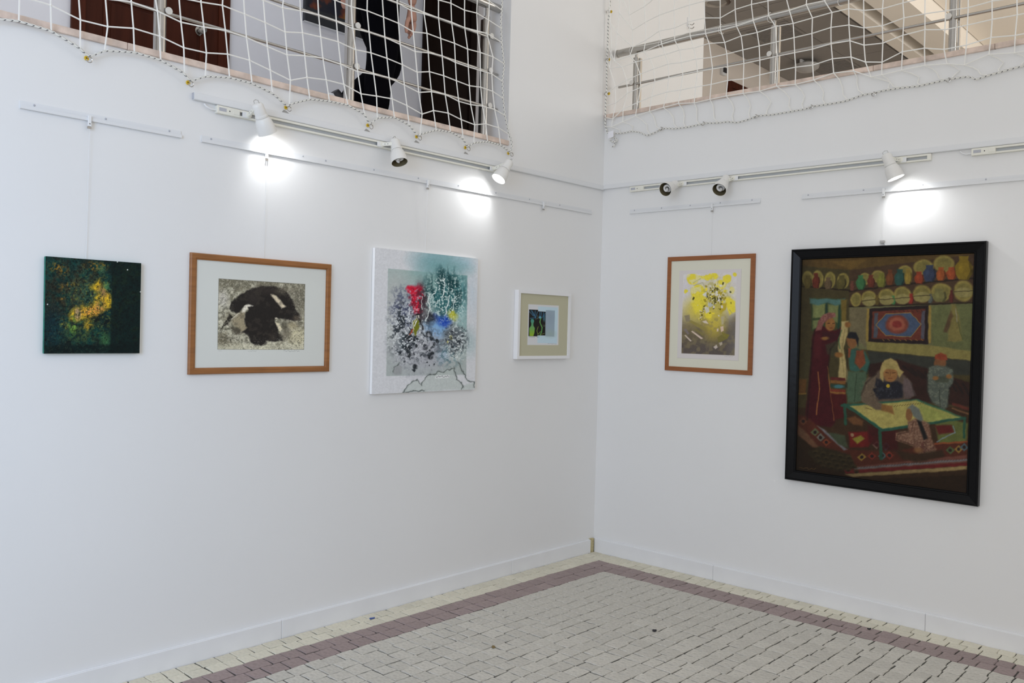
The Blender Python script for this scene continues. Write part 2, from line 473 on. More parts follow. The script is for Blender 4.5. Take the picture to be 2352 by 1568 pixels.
# ------------------------------------------------------------------ steel balcony railings
def clip_knob(mb, c, d, r=.017):
    mb.lathe(c, d, [(0, 0), (0, r*.8), (.004, r), (.010, r), (.012, 0)], 14)
YR = .10
rl = thing('balcony_railing', (-1.13, YR, LZ), 'stainless steel railing with three thin rails on the lower marble ledge', 'railing')
for x in (-5.45, -4.33, -3.25, -2.183, -1.137):
    MB().tube([(x, YR, LZ), (x, YR, 3.58)], .021, 14).tube([(x, YR, 3.58), (x, YR, 3.635)], .010, 10).build('post', M_STEEL, rl, smooth=True)
    MB().box((x-.024, YR+.004, LZ), (x-.020, YR+.03, 3.56)).build('post_edge', M_STEEL, rl)
for z in (3.010, 3.232, 3.450):
    MB().tube([(-8, YR-.012, z), (-1.037, YR-.012, z)], .0075, 10).build('rail', M_STEEL, rl, smooth=True)
    for x in (-3.25, -2.183, -1.137):
        mb = MB(); clip_knob(mb, (x+.02, YR-.022, z+.008), (0, -1, 0)); mb.build('rail_clip', mat('clip_plastic', (.72, .70, .66, 1), .4), rl, smooth=True)
MB().tube([(-8, YR, 3.660), (-1.028, YR, 3.660)], .026, 18).build('handrail', M_STEEL, rl, smooth=True)
XR = .10
r2 = thing('balcony_railing', (XR, -.19, RZ), 'stainless steel railing with thick handrail on the higher marble ledge', 'railing')
for y in (-.19, -1.247, -2.308, -3.37):
    MB().tube([(XR, y, RZ), (XR, y, 3.565)], .021, 14).tube([(XR, y, 3.565), (XR, y, 3.61)], .010, 10).build('post', M_STEEL, r2, smooth=True)
    MB().box((XR+.004, y-.033, RZ), (XR+.026, y-.024, 3.56)).build('post_edge', M_STEEL, r2)
    mb = MB(); clip_knob(mb, (XR-.022, y+.016, 3.386), (-1, 0, 0)); mb.build('rail_clip', mat('clip_plastic', (.72, .70, .66, 1), .4), r2, smooth=True)
MB().tube([(XR-.012, -7, 3.376), (XR-.012, -.05, 3.376)], .0085, 10).build('rail', M_STEEL, r2, smooth=True)
MB().tube([(XR, -7, 3.626), (XR, -.024, 3.626)], .0265, 18).build('handrail', M_STEEL, r2, smooth=True)
MB().tube([(XR, -.034, 3.626), (XR, -.022, 3.626)], .0285, 18).build('end_cap', M_STEEL, r2, smooth=True)

# ------------------------------------------------------------------ safety nets
def rope_material():
    m = bpy.data.materials.new('white_rope_black_tracer'); m.use_nodes = True
    nt = m.node_tree; n = nt.nodes; L = nt.links
    at_ = n.new('ShaderNodeAttribute'); at_.attribute_name = 'run'
    w = n.new('ShaderNodeMath'); w.operation = 'FRACT'
    L.new(at_.outputs['Fac'], w.inputs[0])
    g = n.new('ShaderNodeMath'); g.operation = 'LESS_THAN'; g.inputs[1].default_value = .24
    L.new(w.outputs[0], g.inputs[0])
    mx = n.new('ShaderNodeMix'); mx.data_type = 'RGBA'
    mx.inputs[6].default_value = (.80, .79, .74, 1); mx.inputs[7].default_value = (.17, .17, .175, 1)
    L.new(g.outputs[0], mx.inputs[0]); L.new(mx.outputs[2], n['Principled BSDF'].inputs['Base Color'])
    n['Principled BSDF'].inputs['Roughness'].default_value = .85
    return m
M_ROPE = rope_material()
def rope(name, pts, r, parent, pitch=.026):
    # resample smoothly, then a six sided tube with the running length kept as attribute; tracer winds around
    P3 = [np.array(p, float) for p in pts]
    dense = []
    for i in range(len(P3)-1):
        p1 = P3[i]; p2 = P3[i+1]
        seg = max(2, int(np.linalg.norm(p2-p1)/.012))
        for k in range(seg):
            t = k/seg
            dense.append(p1+(p2-p1)*t)
    dense.append(P3[-1])
    # light smoothing
    for _ in range(2):
        dense = [dense[0]]+[(dense[i-1]+2*dense[i]+dense[i+1])/4 for i in range(1, len(dense)-1)]+[dense[-1]]
    mb = MB(); N = 6
    mb.tube(dense, r, N)
    o = mb.build(name, M_ROPE, parent, smooth=True)
    run = [0.0]
    for i in range(1, len(dense)): run.append(run[-1]+float(np.linalg.norm(dense[i]-dense[i-1])))
    at_ = o.data.attributes.new('run', 'FLOAT', 'POINT')
    at_.data.foreach_set('value', [run[i]/pitch+k/N for i in range(len(dense)) for k in range(N)])
    return o

# left net: knots read column by column, from the rope upwards (photograph pixels of the knots, placed on the net's own plane)
Z1 = lambda a, b: (a/3.92, b/3.92)
Z2 = lambda a, b: (400+a/5.2275, b/5.2275)
Z3 = lambda a, b: (650+a/3.92, b/3.92)
LC = [
 [Z1, (170,190), (176,-35)],
 [Z1, (462,280), (456,48)],
 [Z1, (722,435), (724,180), (706,-60)],
 [Z1, (942,455), (970,240), (950,-10)],
 [Z1, (1210,470), (1202,255), (1182,18)],
 [Z1, (1447,540), (1438,326), (1418,100), (1395,-40)],
 [Z1, (1662,660), (1655,430), (1630,200), (1612,-20)],
 [Z2, (375,915), (388,635), (357,325), (322,25)],
 [Z2, (665,930), (642,650), (615,365), (580,65)],
 [Z2, (935,1000), (905,725), (868,450), (846,170), (830,-90)],
 [Z2, (1180,1120), (1155,845), (1120,562), (1092,272), (1070,5)],
 [Z2, (1385,1250), (1396,965), (1356,660), (1332,385), (1302,95)],
 [Z2, (1630,1190), (1595,930), (1568,670), (1540,395), (1515,130), (1508,-90)],
 [Z2, (1865,1215), (1826,960), (1786,698), (1760,445), (1735,180), (1722,-60)],
 [Z3, (585,945), (548,760), (520,580), (497,377), (480,190), (467,0)],
 [Z3, (735,1030), (702,845), (673,645), (654,448), (628,258), (614,60)],
 [Z3, (850,1060), (842,865), (817,668), (792,476), (775,288), (757,97)],
 [Z3, (1003,1055), (982,890), (955,700), (936,525), (917,335), (905,155), (894,-20)],
 [Z3, (1137,1128), (1115,950), (1092,765), (1074,582), (1055,400), (1040,210), (1028,25)],
 [Z3, (1235,1208), (1252,1027), (1222,832), (1207,650), (1190,465), (1172,287), (1155,95), (1150,-90)],
 [Z3, (1380,1170), (1355,995), (1336,825), (1318,645), (1308,475), (1296,300), (1270,125), (1275,-70)],
 [Z3, (1508,1188), (1487,1018), (1460,850), (1447,682), (1433,503), (1420,347), (1400,160), (1400,0)],
 [Z3, (1622,1250), (1605,1077), (1582,912), (1561,727), (1552,562), (1544,390), (1518,200), (1512,30)],
 [Z3, (1718,1285), (1725,1123), (1690,942), (1678,772), (1668,602), (1662,442), (1636,250), (1634,92), (1636,-60)],
 [Z3, (1842,1275), (1826,1115), (1795,955), (1780,785), (1778,635), (1776,472), (1750,285), (1745,118), (1750,-50)],
 [Z3, (1958,1305), (1940,1150), (1905,985), (1887,822), (1880,665), (1890,512), (1836,300), (1850,180), (1858,10)],
]
NL = .035
def netpt(side, px, n):
    s, z = wall_at(side, px[0], px[1], n); return P(side, s, n, z)
HOOKL = [(203,131), (435,187), (661,245), (849,286), (960,313), (1073,338), (1172,350)]
net = thing('safety_net', netpt('L', Z3(2040, 1380), NL), 'white knotted safety net with scalloped rope edge over the left balcony', 'net')
cols = []
for c in LC:
    fn = c[0]
    cols.append([np.array(netpt('L', fn(*q), NL)) for q in c[1:]])
# continue every column up to the lintel above the frame
# number of the row of the topmost knot: rows are counted from the rope
ZT = 5.30
for c in cols:
    while c[-1][2] < ZT:
        c.append(c[-1]+np.array([random.uniform(-.012, .012), 0, .135+random.uniform(-.006, .006)]))
mb = MB()
def strand(mb, p, q, r, bow=0.0):
    m = (p+q)/2
    if bow:
        m = m+np.array(bow)
        mb.tube([p, (p+m)/2+np.array(bow)*.25, m, (m+q)/2+np.array(bow)*.25, q], r, 5)
    else:
        mb.tube([p, q], r, 5)
RC = .0034
def knot(mb, p, r):
    mb.lathe(p-np.array([0, 0, r]), (0, 0, 1), [(0, 0), (.4*r, r*.8), (r, r), (1.6*r, r*.8), (2*r, 0)], 6)
# c1 meets c0/c2 in its first row; the scallops shift rows near each hook
OFF = {}
for i, c in enumerate(cols):
    for a, b in zip(c[:-1], c[1:]):
        strand(mb, a, b, RC)
    for p in c[1:]:
        if p[2] < 4.4: knot(mb, p, RC*1.7)
    if i:
        pv = cols[i-1]
        for j in range(1, min(len(c), len(pv))):
            strand(mb, pv[j], c[j], RC)
mb.build('net_mesh', M_CORD, net)
# border rope: bottom scallops
att = [c[0] for c in cols]
hk = [np.array(netpt('L', q, NL*.8)) for q in HOOKL]
line = sorted([(p[0], p) for p in att]+[(p[0], p) for p in hk], key=lambda t: t[0])
pts = [np.array(netpt('L', (-260, 30), NL)), np.array(netpt('L', (0, 44), NL))]+[p for _, p in line]
rope('border_rope', pts, .0052, net)
edge = [Z3(*q) for q in [(2040,1378), (2062,1330), (2060,1270), (2035,1210), (1998,1040), (1980,870), (1975,720), (1992,590), (1970,400), (1962,200), (1975,0)]]
ep = [np.array(netpt('L', q, NL*.8)) for q in edge]
ep += [ep[-1]+np.array([.01, 0, .5]), np.array([JX+.02, -NL*.8, ZT])]
rope('border_rope', ep, .0052, net)
mb = MB()
for j in range(1, 9):
    zt = cols[-1][j]
    # meet the side rope a little to the right and lower
    tgt = min((p for k in range(len(ep)-1) for p in [ep[k]+(ep[k+1]-ep[k])*t for t in np.linspace(0, 1, 12)]), key=lambda p: abs(p[2]-(zt[2]-.02)))
    mb = MB(); strand(mb, zt, tgt, RC); mb.build('edge_strand', M_CORD, net)
for j in range(9, len(cols[-1])):
    mb = MB(); strand(mb, cols[-1][j], np.array([JX+.0, -NL*.8, cols[-1][j][2]-.02]), RC); mb.build('edge_strand', M_CORD, net)
# tie cord along the upper thin rail
a = np.array(netpt('L', Z3(1020, 0), NL)); b = np.array(netpt('L', Z3(1270, 110), NL)); c_ = np.array(netpt('L', Z3(1590, 235), NL)); d_ = np.array(netpt('L', Z3(1840, 300), NL))
MB().tube([a, b, c_, d_], .002, 5).build('tie_cord', M_CORD, net)

def wall_hook(side, px, label, plug=True, group=None):
    s, z = wall_at(side, px[0], px[1], 0.0)
    h = thing('wall_hook', P(side, s, 0, z), label, 'hook', group)
    nrm = np.array(P(side, 0, 1, 0))
    o = np.array(P(side, s, 0, z))
    if plug:
        MB().lathe(o, nrm, [(0, .0), (0, .009), (.004, .010), (.006, .008), (.006, .004), (.003, .003), (.003, 0)], 14).build('wall_plug', M_YELLOW, h, smooth=True)
    sx = np.array(P(side, 1, 0, 0)); sz = np.array([0, 0, 1.0])
    pts = [o, o+nrm*.022]
    for k in range(9):
        t = math.pi*(1.5*k/8)
        pts.append(o+nrm*(.030)+sx*(.012*math.sin(t))*1.0+sz*(.012*math.cos(t)-.012)+nrm*.004)
    MB().tube(pts, .0022, 6).build('hook_ring', M_STEEL, h, smooth=True)
    return h
ordn = ['first', 'second', 'third', 'fourth', 'fifth', 'sixth', 'seventh']
for i, q in enumerate([(198,134), (431,190), (656,247), (844,288), (956,314), (1068,339), (1167,352)]):
    wall_hook('L', q, ['yellow-plugged hook at the leftmost dip of the net rope', 'yellow-plugged hook above the left end of the cable trunking',
        'yellow-plugged hook just right above the leftmost spotlight', 'yellow-plugged hook above the middle of the left light track',
        'yellow-plugged hook to the upper right of the middle unlit left spotlight', 'yellow-plugged hook, last but one before the pier',
        'yellow-plugged hook at the net corner beside the white pier'][i], True, 'net hooks of the left balcony')

# right net, slacker, tied to the handrail; knots row by row on its own plane
A = lambda a, b: (1350+a/4.356, b/4.356)
B = lambda a, b: (1850+a/4.3546, b/4.3546)
RCOL = [  # (map, row of the first knot, knots downwards)
 [A, 3, (220,680), (275,870), (280,1030), (250,1190), (235,1270)],
 [A, 1, (295,330), (265,610), (345,670), (390,800), (398,930), (355,1090), (350,1220)],
 [A, -1, (415,150), (450,300), (452,470), (420,560), (480,620), (525,740), (530,875), (500,1025), (478,1160)],
 [A, -1, (568,65), (578,220), (582,400), (560,515), (625,585), (660,690), (672,815), (640,965), (617,1115)],
 [A, 0, (718,150), (715,310), (740,440), (775,545), (808,640), (812,780), (795,920), (757,1075)],
 [A, 0, (865,100), (870,280), (870,400), (920,500), (940,625), (952,745), (930,900), (908,1035)],
 [A, 0, (1018,50), (1015,215), (1025,360), (1060,480), (1085,590), (1098,715), (1080,870), (1065,1030)],
 [A, 0, (1168,10), (1170,180), (1178,335), (1215,435), (1235,575), (1248,690), (1235,845), (1222,995)],
 [A, 0, (1325,0), (1325,180), (1328,303), (1370,425), (1392,540), (1400,665), (1400,805), (1385,960)],
 [A, 1, (1475,95), (1487,260), (1535,360), (1552,500), (1562,635), (1557,790), (1555,935)],
 [A, 1, (1637,45), (1655,205), (1695,325), (1715,460), (1722,602), (1722,750), (1720,912)],
 [A, 1, (1803,10), (1808,155), (1880,265), (1886,420), (1895,562), (1896,710), (1890,862)],
 [A, 1, (1985,-20), (2018,105), (2055,235), (2064,377), (2070,527), (2080,672), (2076,845)],
 [B, 2, (8,45), (70,180), (65,335), (70,492), (72,652), (82,800)],
 [B, 2, (190,8), (265,125), (255,275), (256,437), (270,588), (282,730)],
 [B, 3, (432,88), (435,250), (445,408), (456,570), (482,710)],
 [B, 3, (583,105), (585,280), (586,452), (600,620), (655,770)],
 [B, 3, (770,88), (770,258), (774,432), (766,622), (762,750)],
 [B, 3, (975,30), (985,180), (975,353), (970,518), (960,703)],
 [B, 3, (1197,-25), (1195,138), (1195,297), (1190,482), (1195,655)],
 [B, 4, (1403,108), (1395,297), (1386,495), (1415,640)],
 [B, 4, (1628,78), (1620,252), (1610,452), (1590,650)],
 [B, 4, (1866,12), (1868,195), (1855,375), (1835,545)],
 [B, 4, (2115,-20), (2118,150), (2098,355), (2090,530)],
]
NR = .04
net2 = thing('safety_net', netpt('R', A(200, 1330), NR), 'slack white safety net tied to the steel handrail over the right balcony', 'net')
rc = []
for c in RCOL:
    d = {}
    for k, q in enumerate(c[2:]): d[c[1]+k] = np.array(netpt('R', c[0](*q), NR+random.uniform(-.004, .004)))
    rc.append(d)
last = rc[-1]   # a few more columns beyond the frame
for e_ in range(1, 9):
    rc.append({k: p+np.array([0, -.16*e_, random.uniform(-.01, .01)]) for k, p in last.items()})
for d in rc:
    k = min(d)
    while d[k][2] < ZT and k > -16:
        d[k-1] = d[k]+np.array([0, random.uniform(-.015, .015), .14]); k -= 1
mb = MB(); RC2 = .0033
BOT = [A(*q) for q in [(200,1330), (300,1335), (380,1325), (440,1310), (520,1322), (590,1356), (660,1330), (755,1282), (870,1286), (1000,1270), (1180,1230), (1300,1228), (1400,1216), (1500,1225), (1600,1195), (1700,1157), (1850,1146), (2000,1120), (2178,1088)]]
BOT += [B(*q) for q in [(80,1060), (200,1045), (400,1010), (580,945), (700,930), (740,912), (930,880), (1130,860), (1370,805), (1450,790), (1560,772), (1650,762), (1700,800), (1730,785), (1800,760), (1950,720), (2050,690), (2186,655), (2500,600)]]
bp = [np.array(netpt('R', q, NR*.6)) for q in BOT]
bp += [bp[-1]+np.array([0, -1.0, -.004])]
def on_rope(y):
    for p, q in zip(bp[:-1], bp[1:]):
        if min(p[1], q[1]) <= y <= max(p[1], q[1]):
            t = (y-p[1])/(q[1]-p[1]+1e-9); return p+(q-p)*t
    return None
for i, d in enumerate(rc):
    ks = sorted(d)
    for a, b in zip(ks[:-1], ks[1:]): strand(mb, d[a], d[b], RC2)
    for k in ks:
        if d[k][2] < 4.3: knot(mb, d[k], RC2*1.6)
    if i:
        pv = rc[i-1]
        for k in ks:
            if k in pv and not (i == 1 and k < 3): strand(mb, pv[k], d[k], RC2)
    bot = d[ks[-1]]
    tg = on_rope(bot[1]-random.uniform(.02, .12))
    if tg is not None:
        m = (bot+tg)/2+np.array([.012, random.uniform(-.05, .02), 0])
        mb.tube([bot, (bot+m)/2+np.array([.004, -.008, 0]), m, (m+tg)/2+np.array([.003, .012, -.006]), tg], RC2, 5)
    if i and ks[-1] in rc[i-1] and i > 1:
        pass
mb.build('net_mesh', M_CORD, net2)
rope('border_rope', bp, .0052, net2)
SIDE = [A(*q) for q in [(200,1330), (172,1262), (160,1180), (165,1060), (172,960), (190,930), (190,750), (186,610), (200,450), (203,300), (206,200), (215,130), (224,0)]]
sp_ = [np.array(netpt('R', q, NR*.6)) for q in SIDE]
sp_ = [np.array([p[0], min(p[1], -.02), p[2]]) for p in sp_]
sp_ += [np.array([-.03, -.03, ZT])]
rope('border_rope', sp_, .0055, net2)
mb = MB()
for k in range(3, 8):
    if k in rc[0]:
        t = rc[0][k]; g = min(sp_, key=lambda p: abs(p[2]-t[2]-.02)); mb = MB(); strand(mb, t, g, RC2); mb.build('edge_strand', M_CORD, net2)
for k in (1, 2):
    t = rc[1][k]; g = min(sp_, key=lambda p: abs(p[2]-t[2]-.12)); mb = MB(); strand(mb, t, g, RC2); mb.build('edge_strand', M_CORD, net2)
# tie cord wound along the handrail
tp = [np.array(netpt('R', A(*q), -.06)) for q in [(440,470), (560,455), (735,420), (1000,330), (1330,270), (1500,240), (1805,155), (2020,100), (2178,52)]]
MB().tube(tp, .0018, 5).build('tie_cord', M_CORD, net2)
for q in [A(445, 490), A(735, 440), A(1335, 320), A(1825, 200), B(350, 40)]:
    c = at(q[0], q[1], 0, XR)
    ring = [(XR+.031*math.cos(t), c[1]+.006*math.sin(t*2), 3.626+.031*math.sin(t)) for t in np.linspace(0, 2*math.pi, 13)]
    MB().tube(ring, .002, 5, cap=False).build('tie_loop', M_CORD, net2)
# paper tag and loose rope end at the net's lower corner
t0 = np.array(netpt('R', (1403, 308), NR+.01))
MB().add([t0+np.array([0, .026, .018]), t0+np.array([0, -.022, .024]), t0+np.array([-.004, -.026, -.022]), t0+np.array([-.004, .022, -.03])]+[t0+np.array([.0015, 0, 0])+v for v in (np.array([0, .026, .018]), np.array([0, -.022, .024]), np.array([-.004, -.026, -.022]), np.array([-.004, .022, -.03]))],
         [(0, 1, 2, 3), (7, 6, 5, 4), (0, 4, 5, 1), (1, 5, 6, 2), (2, 6, 7, 3), (3, 7, 4, 0)]).build('paper_tag', mat('white_paper', (.82, .82, .86, 1), .7), net2)
Q = lambda a, b: (1370+a/9.408, 230+b/9.408)
rope('loose_rope_end', [np.array(netpt('R', Q(*q), NR*.7)) for q in [(350,790), (450,850), (430,900), (340,910), (285,860)]], .0055, net2)
rope('loose_rope_end', [np.array(netpt('R', Q(*q), NR*.7)) for q in [(390,865), (410,930), (370,1005), (340,1000)]], .005, net2)
for q, lb in [(A(757, 1280), 'brass hook holding the slack net rope, nearest the room corner'), (A(1180, 1228), 'brass net hook above the end of the right light track'), (A(1705, 1157), 'brass net hook above the gap between the two unlit right spotlights'),
              (B(80, 1060), 'brass net hook midway along the right net rope'), (B(705, 932), 'brass net hook to the upper left of the lit right spotlight'), (B(1450, 792), 'brass net hook farthest right on the slack net rope')]:
    wall_hook('R', q, lb, False, 'net hooks of the right balcony')
for q, lb in [(A(212, 125), 'small hook at the room corner, highest of the corner net hooks'), (A(188, 605), 'small hook at the room corner level with the handrail end'), (A(176, 945), 'small hook at the room corner just above the right ledge')]:
    s, z = wall_at('R', q[0], q[1], 0.0)
    h = thing('wall_hook', (0, -.03, z), lb, 'hook', 'net hooks in the room corner')
    MB().tube([(0, -.03, z), (-.02, -.03, z), (-.03, -.024, z+.006), (-.034, -.014, z-.002), (-.028, -.010, z-.012)], .0024, 6).build('hook_ring', M_STEEL, h, smooth=True)
    MB().lathe((0, -.03, z), (-1, 0, 0), [(0, 0), (0, .010), (.004, .011), (.006, 0)], 12).build('wall_plug', M_YELLOW, h, smooth=True)

# ------------------------------------------------------------------ cable trunking, light tracks, picture rails
def wthing(name, side, s, n, z, label, cat, group=None):
    return thing(name, P(side, s, n, z), label, cat, group)
tr = wthing('cable_trunking', 'L', -3.145, 0, 2.63, 'white cable trunking along the left wall running into the corner', 'trunking')
wbox(MB(), 'L', -3.145, -.017, 0, .018, 2.618, 2.652).build('duct', M_RAIL, tr, bevel=.002)
wbox(MB(), 'L', -3.147, -3.1452, .002, .016, 2.620, 2.650).build('open_end', M_GREY, tr)
wbox(MB(), 'L', -3.145, -.017, .0181, .0195, 2.621, 2.649).build('cover', M_RAIL, tr)
tr = wthing('cable_trunking', 'R', .0, 0, 2.63, 'white cable trunking along the right wall above its light tracks', 'trunking')
wbox(MB(), 'R', .0, 4.5, 0, .018, 2.624, 2.656).build('duct', M_RAIL, tr, bevel=.002)
wbox(MB(), 'R', .0195, 4.5, .0181, .0195, 2.627, 2.653).build('cover', M_RAIL, tr)

def track(side, s0, s1, zt, label, feed='left', cable=True, endcap=True):
    """surface light track: two lips and a grey slot, feeder block at one end"""
    t = wthing('light_track', side, s0, 0, zt, label, 'light track')
    D = .020; H = .037
    wbox(MB(), side, s0, s1, 0, .006, zt-H, zt).build('back_plate', M_TRACK, t)
    wbox(MB(), side, s0, s1, .006, D, zt-.011, zt).build('upper_lip', M_TRACK, t, bevel=.001)
    wbox(MB(), side, s0, s1, .006, D, zt-H, zt-H+.009).build('lower_lip', M_TRACK, t, bevel=.001)
    wbox(MB(), side, s0, s1, .006, .0095, zt-H+.009, zt-.011).build('slot', M_SLOT, t)
    fb = wbox(MB(), side, s0-.002, s0+.115, 0, D+.003, zt-H-.001, zt-.002).build('feeder_block', M_TRACK, t, bevel=.0015)
    wbox(MB(), side, s0+.008, s0+.045, D+.0031, D+.0036, zt-.026, zt-.010).build('label_sticker', M_GREY, fb)
    for ds in (.062, .098):
        mb = MB(); mb.lathe(P(side, s0+ds, D+.003, zt-.019), np.array(P(side, 0, 1, 0)), [(0, 0), (0, .003), (.0006, .003), (.0007, 0)], 10); mb.build('screw', M_DARK, fb)
    wbox(MB(), side, s0+.082, s0+.114, D+.003, D+.0045, zt-.029, zt-.009).build('cover_plate', M_TRACK, fb, bevel=.001)
    if endcap:
        wbox(MB(), side, s1-.018, s1+.002, 0, D+.001, zt-H-.001, zt).build('end_cap', M_TRACK, t, bevel=.0015)
    if cable:
        MB().tube([P(side, s0-.06, .008, zt-.006), P(side, s0-.052, .012, zt-.016), P(side, s0-.03, .014, zt-.026), P(side, s0+.002, .013, zt-.024)], .004, 8).build('feed_cable', M_WHITEP, t, smooth=True)
    return t
track('L', -3.030, -1.135, 2.616, 'ivory light track on the left wall carrying three spotlights')
track('R', .252, 2.250, 2.622, 'ivory light track on the right wall with three spotlights', cable=False)
track('R', 2.458, 4.4, 2.622, 'ivory light track at the right picture edge, no lamp in view')
# small grey patches on the wall above the trunking
for k, q in enumerate([(655, 260), (843, 303), (957, 330), (1070, 357)]):
    s, z = wall_at('L', q[0], q[1], .0)
    sc_ = wthing('paint_chip', 'L', s, .0, 2.652, ['grey flaked paint patch above the track, nearest the leftmost spotlight', 'grey flaked paint patch above the track left of the middle spotlight', 'grey flaked paint patch above the track right of the middle spotlight', 'grey flaked paint patch above the track near the pier'][k], 'paint chip', 'flaked paint patches above the left trunking')
    mbc = MB()
    v = [P('L', s-.022, .0, 2.653), P('L', s+.026, .0, 2.653), P('L', s+.010, .0, 2.664), P('L', s-.008, .0, 2.670)]
    v2 = [P('L', s-.022, .0012, 2.653), P('L', s+.026, .0012, 2.653), P('L', s+.010, .0012, 2.664), P('L', s-.008, .0012, 2.670)]
    mbc.add(v+v2, [(0, 1, 2, 3), (7, 6, 5, 4), (0, 4, 5, 1), (1, 5, 6, 2), (2, 6, 7, 3), (3, 7, 4, 0)])
    mbc.build('flake', mat('bare_grey_plaster', (.38, .37, .35, 1), .9), sc_)

def picture_rail(side, s0, s1, screws, label):
    t = wthing('picture_rail', side, s0, 0, 2.43, label, 'picture rail', 'aluminium picture hanging rails')
    wbox(MB(), side, s0, s1, 0, .0035, 2.432, 2.464).build('back_flange', M_RAIL, t)
    mb = MB(); wbox(mb, side, s0, s1, .0036, .0125, 2.432, 2.4345); wbox(mb, side, s0, s1, .0102, .0125, 2.4346, 2.446); mb.build('hook_channel', M_RAIL, t)
    for s in screws:
        mb = MB(); mb.lathe(P(side, s, .0035, 2.455), np.array(P(side, 0, 1, 0)), [(0, 0), (0, .0045), (.001, .0045), (.0022, .002), (.0022, 0)], 10); mb.build('screw', M_GREY, t)
def sL(*px): return [wall_at('L', x, y)[0] for x, y in px]
def sR(*px): return [wall_at('R', x, y)[0] for x, y in px]
picture_rail('L', -3.871, -3.197, sL((78, 244), (242, 276), (388, 305)), 'short white picture rail at far left above the green canvas')
picture_rail('L', -3.098, -.135, sL((484, 320), (625, 345), (695, 350), (747, 368), (858, 388), (960, 408), (1052, 426), (1138, 442), (1215, 457), (1285, 470)), 'long white picture rail on the left wall reaching toward the corner')
picture_rail('R', .245, 1.241, sR((1458, 484), (1520, 478), (1586, 472), (1655, 466), (1728, 457)), 'short white picture rail above the yellow print')
picture_rail('R', 1.512, 4.4, sR((1857, 447), (1984, 437), (2120, 424), (2265, 411)), 'white picture rail above the black framed painting')

M_WIRE = mat('hanging_line', (.76, .765, .775, 1), .4)
def hanger(side, px, zb, label, n_end=.006, clip=False):
    s, _ = wall_at(side, px[0], px[1], .012)
    h = wthing('picture_hanger', side, s, .012, 2.43, label, 'hanger', 'picture hangers on the rails')
    mb = MB(); wbox(mb, side, s-.0065, s+.0065, .013, .020, 2.408, 2.452); wbox(mb, side, s-.0065, s+.0065, .006, .013, 2.447, 2.452); mb.build('hook_block', M_WHITEP, h, bevel=.001)
    wbox(MB(), side, s-.008, s+.008, .012, .017, 2.398, 2.4079).build('hook_foot', M_STEEL, h)
    mb = MB(); mb.lathe(P(side, s, .020, 2.418), np.array(P(side, 0, 1, 0)), [(0, 0), (0, .0022), (.001, .0022), (.001, 0)], 8); mb.build('screw', M_DARK, h)
    if zb:
        MB().tube([P(side, s, .015, 2.40), P(side, s, n_end, zb)], .0008, 6).build('line', M_WIRE, h)
    if clip:
        wbox(MB(), side, s-.012, s+.014, .004, .020, zb+.006, zb+.022).build('line_clip', M_STEEL, h, bevel=.002)
        MB().tube([P(side, s+.006, .010, zb+.008), P(side, s+.05, .012, zb-.03)], .0022, 6).build('cord', M_WHITEP, h)
hanger('L', (205, 270), 1.85, 'small hook and line holding the dark green canvas')
hanger('L', (612, 350), 1.918, 'small hook and line holding the wood-framed black etching')
hanger('L', (982, 420), 2.03, 'small hook and line above the large white abstract canvas')
hanger('L', (1248, 466), None, 'empty rail hook above the small white frame')
hanger('R', (1636, 472), 2.115, 'small hook and line holding the yellow print')
hanger('R', (2030, 440), 2.135, 'hook, line and metal clip holding the black framed painting', clip=True)

